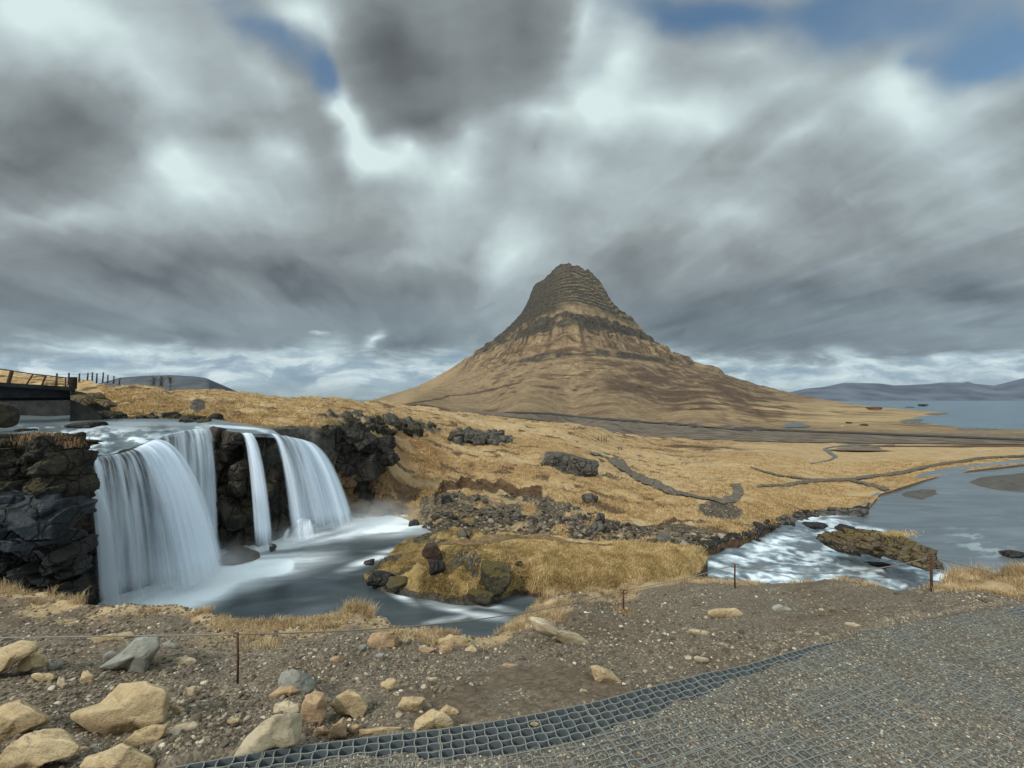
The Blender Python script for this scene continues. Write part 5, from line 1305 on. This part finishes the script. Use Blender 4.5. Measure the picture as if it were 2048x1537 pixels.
# ---- turf on islet and hillside
q = np.random.default_rng(12)
px = q.uniform(735, 1412, 26000); py = q.uniform(1055, 1200, 26000); k = (py > top_i(px)+1) & (py < bot_i(px)-2); px, py = px[k], py[k]
k = ~((pdist(px, py, [(880,1094),(940,1087),(1050,1078),(1120,1079),(1220,1092)]) < 5)); px, py = px[k], py[k]
P = isl.samp(px, py); g = px > q.normal(1010, 50, len(px))
blades('islet_grass', P[g], .12, .013, M['straw_islet'], 5, .06, 1.3, 311, 'golden dry grass covering the islet')
P2 = P[~g]; kk = fbm(P2[:, 0]/.5, P2[:, 1]/.5, 0, 3, 5) > -.1; P2 = P2[kk]
blades('islet_moss', P2, .05, .016, M['moss_tuft'], 5, .07, 1.1, 312, 'olive green moss and short turf on the left half of the islet')
pxs = q.uniform(-50, 2150, 190000); u_ = q.uniform(0, 1, 190000); pys = top_mid(pxs)+(np.minimum(bot_mid(pxs), 1100)-top_mid(pxs))*u_**.8
fi = ((pxs-mid.xs[0])/mid.step).astype(int); vv = (pys-top_mid(pxs))/(bot_mid(pxs)-top_mid(pxs)); fj = np.clip(np.interp(vv, mid.s, np.arange(len(mid.s))).astype(int), 0, len(mid.s)-1)
m1 = mid_masks['m1'][fj, fi]; Yq = mid.Y[fj, fi]
k = (m1[:, 0] < .45) & (m1[:, 1] < .6) & (m1[:, 2] < .5) & (Yq < 75) & (pys < bot_mid(pxs)-3) & (pxs > 205)
paths_ = [[(1175,909),(1215,919),(1236,928),(1255,944),(1290,963),(1350,984),(1420,1003),(1465,1000),(1475,975)]]
k &= pdist(pxs, pys, paths_[0]) > 11
nzg = fbm(mid.P[fj, fi, 0]/1.5, mid.P[fj, fi, 1]/1.5, 0, 3, 6); k &= nzg > -.2
pxs, pys = pxs[k], pys[k]; P = mid.samp(pxs, pys)
blades('hill_grass', P, .09+.0018*P[:, 1], .014+.0005*P[:, 1], M['straw_mid'], 3, .12, 1.3, 313, 'dry golden tussock grass covering the hillside')

# ---- scree under the scar, shore stones
def scr(px, py):
    return inpoly(px, py, [(838,1012),(872,990),(950,985),(1000,962),(1060,975),(1100,992),(1180,1020),(1230,1045),(1330,1056),(1420,1066),(1450,1080),(1400,1100),(1340,1095),(1150,1090),(960,1072),(850,1062)])
q = np.random.default_rng(14); px = q.uniform(830, 1450, 9000); py = q.uniform(955, 1100, 9000)
k = scr(px, py) & (q.uniform(0, 1, 9000) < (.08+.92*sst(1010, 1045, py))*sst(-.35, .1, fbm(px/22, py/7, 0, 3, 9))); px, py = px[k], py[k]; P = mid.samp(px, py)
sz = (.05+.05*q.lognormal(0, .6, len(P)))*1.0; sz = np.clip(sz*.8, .04, .26)
P[:, 2] += .02
scatter('scree', P, sz, M['screestone'], 1, .6, .3, 'stuff', 'grey stony scree along the shore behind the islet', None, 15)
q = np.random.default_rng(16); px = q.uniform(1400, 1740, 500); py = bot_mid(px)-q.uniform(0, 10, 500); P = mid.samp(px, py)
scatter('shore_stones', P, np.clip(.10*q.lognormal(0, .5, 500), .05, .4), M['basalt'], 1, .6, .3, 'stuff', 'dark stones along the far shore of the rapids', None, 17)
# individual bigger rocks
def big(name, cx, cy, w, h, Yd, mt, lab, seed, lv=4, rot=0, dep=None, rough=.08, planes=12, cat='rock', group=None):
    P, Fc = rock(lv, seed, planes, 14, rough); s = Yd/F
    P = P*np.array([w*s/2, (dep or w*s*.8)/2, h*s/2]); P = roty(P, -R(rot))
    o = mk(name, P, Fc, M[mt]); o.location = at(cx, cy, Yd)
    return tag(o, lab, cat, group)
def bigon(sheet, cx, cy, w, h, *a, **k):
    Yd = float(sheet.samp(cx, cy+h*.35)[0][1]); return big('rock', cx, cy, w, h, Yd, *a, **k)
bigon(isl, 866, 1106, 42, 42, 'brownrock', 'dark brown block standing on the mossy left part of the islet', 401, rot=5)
bigon(isl, 873, 1134, 34, 34, 'basalt', 'dark grey rock just below the brown block on the islet', 402)
bigon(isl, 990, 1160, 66, 72, 'mossrock', 'large moss covered boulder at the front of the islet', 403, lv=5, rough=.12)
bigon(isl, 962, 1192, 54, 26, 'mossrock', 'low wet rock at the waterline below the large mossy boulder', 404)
bigon(isl, 762, 1158, 50, 26, 'basalt', 'black wet rock at the left tip of the islet', 405)
bigon(isl, 796, 1167, 42, 22, 'mossrock', 'flat mossy rock at the left tip of the islet', 406)
bigon(isl, 928, 1070, 26, 14, 'outcrop', 'small grey rock on the top of the islet', 407)
bigon(isl, 1038, 1128, 14, 12, 'brownrock', 'small dark stone in the grass right of the mossy boulder', 408)
for i, (cx, cy, w, h, mt, lab) in enumerate([(738,1125,20,9,'basalt','small black rock in the pool left of the islet'),(788,1172,34,14,'basalt','dark rock breaking the current at the left foot of the islet'),(828,1046,22,14,'basalt','black stone where the foam of the rightmost waterfall meets the scree'),
    (545,1096,14,16,'basalt','dark stone at the foot of the slim single waterfall strand'),(480,1112,62,26,'brownrock','low brown wet rock between the foot of the largest waterfall and the slim strand'),(605,1052,60,34,'falls_rock','domed rock under splashing water at the foot of the rightmost waterfall')]):
    Yd = float(at_z(cx, cy+h*.45, ZP)[1]); big('rock', cx, cy, w, h, Yd, mt, lab, 420+i, 4, dep=w*Yd/F*.8)
V, Fc, st = curtain([(572,1062,19.6),(590,1042,19.7),(606,1036,19.8),(622,1040,19.9),(640,1056,20.2)], [(552,1080,19.2),(585,1084,19.1),(606,1082,19.1),(630,1080,19.2),(660,1070,19.6)], n=60, m=30, wav=.03, dens=[.3,.4,.45,.4,.3], seed=9)
tag(mk('water_splash', V, Fc, M['falls'][1], attrs={'st': st}), 'thin veil of water sliding over the domed rock at the foot of the rightmost waterfall', 'splash')
big('rock', 172, 853, 76, 20, 19.5, 'basalt', 'flat black rock in the upper river in front of the bridge abutment', 441, dep=1.2)
big('rock', 55, 862, 40, 12, 18.0, 'basalt', 'small black rock in the upper river near the left cliff', 442, dep=.8)
# outcrops on the hillside
for i, (cx, cy, w, h, mt, lab) in enumerate([(1118,919,74,34,'outcrop','left half of the long grey rock outcrop on the golden slope'),(1168,934,66,44,'outcrop','right half of the long grey rock outcrop, taller and blockier'),
    (1180,998,34,22,'outcrop','small pale grey outcrop above the scree'),(1326,1080,34,28,'outcrop','grey boulder on the shore at the right end of the scree'),(1198,1058,38,24,'outcrop','grey boulder at the top of the shore stones, middle of the scree'),
    (1030,1035,28,20,'outcrop','grey boulder in the middle of the scree'),(983,1030,26,18,'screeb','grey boulder left of the middle of the scree'),(893,1033,30,16,'outcrop','pale flat rock at the left end of the scree'),
    (893,1000,22,20,'basalt','black rock in the moss below the earth scar'),(1200,1040,24,30,'outcrop','narrow rock rib between the small outcrop and the shore'),
    (830,862,30,26,'lichen','round dark rock under the crest, below the band of cliffs'),(912,878,34,24,'lichen','dark rock at the left end of the second band of crags')]):
    Yd = float(mid.samp(cx, cy+h*.3)[0][1])
    big('rock_outcrop' if w > 30 else 'rock', cx, cy, w, h, Yd, 'outcrop' if mt == 'screeb' else mt, lab, 450+i, 5 if w > 60 else 4, rot=-8 if w > 60 else 0, dep=w*Yd/F*.7, rough=.12, cat='outcrop' if w > 30 else 'rock')
q = np.random.default_rng(19)
def crag(name, lst, lab, mat, n, yoff=0):
    x0, x1, y0, y1, _ = lst[0]; b0 = mid.samp((x0+x1)/2, y1)[0]
    e = empty(name, b0); tag(e, lab, 'crag')
    for (x0, x1, y0, y1, m) in lst:
        for _ in range(m):
            px, py = q.uniform(x0, x1), q.uniform(y0, y1); Yd = float(mid.samp(px, py+6)[0][1]); s = Yd/F
            P, Fc = rock(3, int(q.integers(1e6)), 7, 26, .1); w, h = q.uniform(14, 30), q.uniform(10, 24)
            o = mk('rock', rotz(roty(P*np.array([w*s/2, w*s*.35, h*s/2]), q.uniform(-.3, .3)), q.uniform(-.5, .5)), Fc, mat, e); o.location = at(px, py, Yd)-b0
    return e
crag('rock_crag', [(640,760,836,868,18),(750,880,848,868,14)], 'band of dark crags just under the crest right of the falls', M['lichen'], 1)
crag('rock_crag', [(905,1025,868,886,22)], 'second smaller band of grey crags farther right on the slope', M['outcrop'], 1)
crag('rock_crag', [(1640,1735,1024,1036,14),(1560,1640,1034,1046,8)], 'low dark rocks on the shore at the head of the rapids', M['outcrop'], 1)
crag('rock_crag', [(210,430,834,846,22)], 'low dark rocks along the far bank of the upper river', M['lichen'], 1)
# rock island in the rapids, built of bedded slabs
mb = MB()
for k in range(110):
    t = q.uniform(0, 1); px = 1668+186*t; py = np.interp(px, [1660,1740,1800,1880], [1082,1088,1096,1132])+q.uniform(-18, 14)*(1 if 1690 < px < 1860 else .5)
    Yd = 22.6+q.uniform(-.5, .9)-(py-1090)*.03; s = Yd/F; P, Fc = rock(3, 5000+k, 7, 26, .08)
    w, h = q.uniform(18, 44), q.uniform(12, 22); mb.add(roty(P*np.array([w*s/2, q.uniform(.5, .9), h*s/2]), .22)+at(px, py, Yd), Fc)
ri = mb.build('rock_island', M['brownslab'], smooth=True); tag(ri, 'long bedded brown rock splitting the rapids, grass tuft on top', 'rock')
gp = at(q.normal(1790, 22, 260), 1070+q.normal(0, 3.5, 260), 22.8+q.uniform(-.5, .5, 260))
tag(blades('grass_tuft', gp, .14, .014, M['straw_islet'], 5, .06, .8, 320), kind=None); bpy.data.objects['grass_tuft'].parent = ri
for cx, cy, w, h, lab in [(1688,1057,40,14,'dark rock beside the white chute at the head of the rapids'),(1750,1130,46,12,'flat wet rock between the rock island and the rapids'),(1434,1096,26,12,'dark wet rock at the left end of the rapids'),
                          (1838,1122,0,0,''),(2028,1108,40,14,'low dark rock in the calm river at the right edge'),(1625,1050,44,12,'dark rock at the shore where the river spills into the rapids'),(1512,1081,20,7,'tiny dark rock near the far shore of the rapids')]:
    if w:
        Yd = float(rivY(np.array(cx), np.array(cy+h*.4))); big('rock', cx, cy, w, h, Yd, 'basalt', lab, int(460+cx % 97), 4, dep=w*Yd/F*.7)
# sand bars in the lower river
def bar(name, poly, mat, hgt=.12, Yc=None, z=ZR):
    poly = np.array(poly, float); c = poly.mean(0); rings = []
    for k in np.linspace(1, 0, 8):
        p = c+(poly-c)*k; P = at_z(p[:, 0], p[:, 1], z-.06+0*p[:, 0]); P[:, 2] += hgt*(1-k**2)+.05*0; rings.append(P)
    V = np.array(rings); n = len(poly); i = np.arange(7)[:, None]; j = np.arange(n)[None]
    Q = np.stack([i*n+j, i*n+(j+1) % n, (i+1)*n+(j+1) % n, (i+1)*n+j], -1).reshape(-1, 4)
    return tag(mk(name, V.reshape(-1, 3), Q, mat), kind='structure')
bar('sandbar', [(1922,966),(1950,955),(2000,950),(2048,945),(2250,934),(2400,940),(2300,985),(2048,990),(1985,984),(1945,975)], M['sand'], .35)
bar('sandbar', [(1780,990),(1800,980),(1850,974),(1890,976),(1895,990),(1868,1000),(1850,1008),(1815,1004),(1790,997)], M['sand'], .10)
# things far out on the coast
def far_rock(cx, cy, w, h, mt, lab, nm='rock'):
    Yd = float(far.samp(cx, cy+h*.4)[0][1]); return big(nm, cx, cy, w, h, Yd, mt, lab, int(cx) % 997, 3, dep=w*Yd/F)
far_rock(1750, 817, 26, 6, 'redshed', 'low red brown mound at the start of the grassy point')
far_rock(1727, 850, 14, 4, 'brownrock', 'dark rock on the coastal meadow, rightmost of the two')
far_rock(1697, 846, 9, 4, 'brownrock', 'dark rock on the coastal meadow, leftmost of the two')
far_rock(1685, 853, 7, 4, 'pale', 'small white stone on the coastal meadow')
Yd = float(at_z(1845, 813, ZS)[1]); big('skerry', 1845, 811, 20, 5, Yd, 'basalt', 'small dark skerry in the sea off the grassy point', 77, 3, dep=14, cat='skerry')
Yd = float(at_z(1818, 815.5, ZS)[1]); big('skerry', 1818, 815, 16, 2.5, Yd, 'basalt', 'tiny flat skerry left of the other one', 78, 3, dep=12, cat='skerry')

# ---- rope fence
posts = []
for (px, yt, yb, lab) in [(475,1266,1372,'rusty rope post nearest the camera, standing in gravel on the left'),(1247,1180,1229,'rusty rope post above the long pale slab, green grass at its foot'),
                          (1470,1128,1183,'dark rope post with a ring standing in front of the rapids'),(1864,1112,1191,'dark rope post at the right beside the end of the rapids')]:
    b = near.samp(px, yb)[0]; t = at(px, yt, b[1]); H = t[2]-b[2]
    e = empty('rope_post', b); tag(e, lab, 'post', 'posts of the rope fence')
    lean = t[0]-b[0]
    mb = MB(); mb.tube([(0, 0, -.15), (0, 0, H*.5), (lean, 0, H)], .0085 if px < 600 else .012, 10); mb.build('rod', M['rust'], e, True)
    th = np.linspace(0, 2*math.pi, 17); rr_ = .016 if px < 600 else .026
    mb = MB(); mb.tube(np.stack([lean-rr_+np.cos(th)*rr_, 0*th, H-rr_+np.sin(th)*rr_], -1), .005, 6); 
    if px > 600: mb.tube(np.stack([lean+rr_+np.cos(th)*rr_, 0*th, H-rr_+np.sin(th)*rr_], -1), .005, 6)
    mb.build('ring', M['rust'], e, True)
    posts.append((b[0]+lean, b[1], b[2]+H-.012))
ps_ = [tuple(at(-420, 1282, 3.1))]+posts+[tuple(at(1985, 1146, 5.0)), tuple(at(2420, 1190, 5.2))]
mb = MB()
sags = [0.0, 0.13, .03, .16, .0, .03]
path = []
for (a, b, sg) in zip(ps_[:-1], ps_[1:], sags):
    a, b = np.array(a), np.array(b)
    for t in np.linspace(0, 1, 40)[:-1]: path.append(a+(b-a)*t-np.array([0, 0, sg*4*t*(1-t)]))
path.append(np.array(ps_[-1]))
mb.tube(path, .0055, 6); tag(mb.build('rope', M['rope'], None, True), 'thin pale rope strung slackly between the rusty posts along the bank', 'rope')

# ---- bridge on the left
def A(px, py, Y): return at(px, py, Y)
e = empty('bridge', at(70, 845, 22.5)); o0 = np.array(e.location); tag(e, 'dark bridge over the upper river with leaning railing posts', 'bridge')
def slab(mb, x0, x1, yt0, yb0, yt1, yb1, Y0, Y1, th):
    a, b = A(x0, yt0, Y0), A(x1, yt1, Y1); c, d = A(x0, yb0, Y0), A(x1, yb1, Y1)
    back = np.array([-.72*th, .69*th, 0])
    c = np.array([a[0], a[1], c[2]]); d = np.array([b[0], b[1], d[2]])
    mb.hexa(np.array([c, d, d+back, c+back, a, b, b+back, a+back])-o0)
mb = MB(); slab(mb, -400, 150, 740, 750, 774.5, 782, 16.5, 22.6, 4.2); mb.build('deck', M['concrete'], e)
mb = MB(); slab(mb, -400, 141, 751, 800, 782.5, 795, 16.8, 22.9, .5); slab(mb, -400, 141, 751, 806, 782.5, 801, 18.6, 24.6, .5); mb.build('girder', M['steel_dark'], e)
mb = MB(); P0 = A(141, 780, 22.7); 
def wallbox(mb, pa, pb, th, zt, zb):
    pa, pb = np.array(pa), np.array(pb); dd = (pb-pa)[:2]; nn_ = np.array([-dd[1], dd[0]])/np.linalg.norm(dd)*th
    a = [pa[0], pa[1]]; b = [pb[0], pb[1]]; c = [pb[0]+nn_[0], pb[1]+nn_[1]]; d = [pa[0]+nn_[0], pa[1]+nn_[1]]
    zt = zt if isinstance(zt, tuple) else (zt, zt)
    mb.hexa(np.array([[*a, zb], [*b, zb], [*c, zb], [*d, zb], [*a, zt[0]], [*b, zt[1]], [*c, zt[1]], [*d, zt[0]]])-o0)
wallbox(mb, A(141, 800, 22.6), A(205, 800, 22.9), .6, (A(141,783,22.6)[2], A(205,800,22.9)[2]), -1.7)
wallbox(mb, A(141, 800, 22.6), A(176, 800, 29.5), -.5, .25, -1.7)
mb.build('abutment', M['concrete'], e)
mb = MB(); wallbox(mb, A(-420, 800, 28.2), A(170, 800, 28.2), .5, .3, -1.7); mb.build('back_wall', M['concrete'], e)
def yy(px): return 22.55+(px-150)*(6.0/550)
rt = lambda px: np.interp(px, [-400, 0, 20, 60, 90, 130, 150], [700, 738.5, 741, 748, 751, 756, 757])
rb = lambda px: np.interp(px, [-400, 0, 150], [742, 767, 776])
for px, ln, wd in [(-300,0,.07),(-210,10,.07),(-130,0,.07),(-60,10,.07),(16,8,.15),(52,14,.06),(83,9,.08),(131,0,.06)]:
    a = A(px, rb(px)+1, yy(px)+.25)-o0; b = A(px+ln, rt(px+ln), yy(px)+.25)-o0
    mb = MB(); mb.tube([a, b], wd/2, 8); mb.build('railing_post', M['rust'], e)
mb = MB(); a = A(146, 778, 22.9)-o0; mb.box(a+np.array([0, 0, .32]), (.22, .22, .66)); mb.build('end_post', M['concrete'], e)
mb = MB(); mb.tube([A(x, rt(x), yy(x)+.25)-o0 for x in np.linspace(-400, 150, 30)], .028, 8); mb.build('rail', M['rust'], e, True)
mb = MB(); mb.tube([A(x, (rt(x)+rb(x))/2-1, yy(x)+.25)-o0 for x in np.linspace(-400, 150, 30)], .014, 6); mb.build('lower_rail', M['rust'], e, True)

# wire fence running away beyond the bridge
fp = [(112,747,768,33),(137,746,766,36),(158,747,766,39),(174,746,764,42),(184,745,762,45),(193,747,763,48),(205,745,762,51),(215,750,763,54),(227,752,764,58),(238,757,766,62)]
for i, (px, yt, yb, Yd) in enumerate(fp):
    b = at(px, yb+4, Yd); t = at(px+(1 if i % 3 else 2), yt, Yd); mb = MB(); r_ = .05+.0006*Yd
    mb.tube([np.zeros(3), (t-b)*.5, t-b], [r_, r_*.95, r_*.8], 7); o = mb.build('fence_post', M['wood'], None, True); o.location = b
    tag(o, 'thin weathered wooden fence post in the row on the grassy rise beyond the bridge', 'fence post', 'fence posts beyond the bridge')
mb = MB()
for f in (.15, .5): mb.tube([at(p[0], p[1]+(p[2]-p[1])*f, p[3]) for p in fp], .012, 4)
tag(mb.build('fence_wire', M['wire']), 'thin wires strung along the fence posts beyond the bridge', 'wire')
# small fence on the slope in mid view
for i, (px, yt, yb) in enumerate([(1197,872,882),(1203,871,884),(1208,873,885),(1212,874,887)]):
    b = mid.samp(px, yb)[0]; Yd = b[1]; t = at(px+.5, yt, Yd); mb = MB(); mb.tube([b-b-np.array([0, 0, .2]), (t-b)], .06, 6); o = mb.build('marker_post', M['wood'], None, True); o.location = b
    tag(o, 'short wooden marker post in the small cluster on the golden slope below the road', 'post', 'marker posts on the slope')
# pale sloping rocks right of the bridge abutment
for i, (cx, cy, w, h, lab) in enumerate([(170,800,50,16,'brown earthy rock on top of the bank beside the bridge abutment'),(192,792,32,14,'pale rock leaning on the bank just right of the bridge'),(212,806,44,14,'pale sloping slab on the bank right of the bridge'),(224,830,40,20,'dark rock at the foot of the bank right of the bridge')]):
    big('rock', cx, cy, w*.8, h*.75, 22.4-i*.1, 'brownslab' if i < 3 else 'lichen', lab, 520+i, 4, rot=-22, dep=.9, cat='rock')
big('rock', 2, 832, 30, 52, 17.5, 'mossrock', 'mossy yellow green boulder cut by the left edge below the bridge', 530, 4, dep=1.4)
# leafless trees on the rise in front of the table mountain
def bare_tree(px, yb, Ht, Yd, seed, lab):
    b = at(px, yb, Yd); s = Yd/F; Hm = Ht*s; q = np.random.default_rng(seed); e = empty('bare_tree', b); tag(e, lab, 'tree', 'leafless trees before the table mountain')
    mb = MB(); mb.tube([(0, 0, -.3), (0.02*Hm, 0, Hm*.4), (0, 0, Hm*.75)], [.05*Hm*.5, .03*Hm*.5, .012*Hm], 6); mb.build('trunk', M['wood'], e, True)
    mb = MB()
    for k in range(60):
        z = q.uniform(.1, .8)*Hm; a = q.uniform(0, 6.28); l = q.uniform(.15, .42)*Hm
        d = np.array([math.cos(a)*.7, math.sin(a)*.7, q.uniform(.4, 1.1)]); p0 = np.array([0, 0, z]); p1 = p0+d*l*.5+q.normal(0, .03*Hm, 3); p2 = p0+d*l
        mb.tube([p0, p1, p2], [.012*Hm, .008*Hm, .004*Hm], 4)
    mb.build('crown', M['wood'], e)
for i, (px, yb, ht, lab) in enumerate([(306,778,28,'bare leafless tree, leftmost of the small group before the table mountain'),(322,779,30,'bare leafless tree in the middle of the small group before the table mountain'),(340,779,28,'bare leafless tree, rightmost of the small group before the table mountain')]):
    bare_tree(px, yb, ht, 90, 600+i, lab)
# dead reddish weeds on the left cliff
q = np.random.default_rng(31); P = at(np.concatenate([q.uniform(-60, 160, 500), q.normal(80, 26, 500)]), np.concatenate([q.uniform(872, 890, 500), q.normal(878, 6, 500)]), 10.9+q.uniform(-.5, .6, 1000))
P[:, 2] -= .08
blades('dead_weeds', P, .16, .012, M['redplant'], 5, .08, 1.0, 330, 'reddish brown dead weeds on top of the left basalt cliff')
tag(mk('dead_turf', *(lambda a: (a[0]*np.array([2.2, .7, .16])+at(20, 884, 11.2), a[1]))(rock(4, 61, 10, 8, .1)), M['brownrock']), kind='structure')

# ---- the air itself: one box of thin even haze round the whole scene
zlo = min((o.matrix_world @ __import__('mathutils').Vector(c)).z for o in COL.objects if o.type == 'MESH' for c in o.bound_box) if False else -420
m, T = newmat('air'); v_ = T.n('ShaderNodeVolumePrincipled', {'Color': (.80, .88, 1.0, 1), 'Density': 2.2e-5, 'Anisotropy': .2}); T.l.new(v_.outputs[0], T.n('ShaderNodeOutputMaterial').inputs['Volume'])
mb = MB(); mb.box((0, 9900, 40), (46000, 20600, 940)); tag(mb.build('haze', m), kind='stuff')
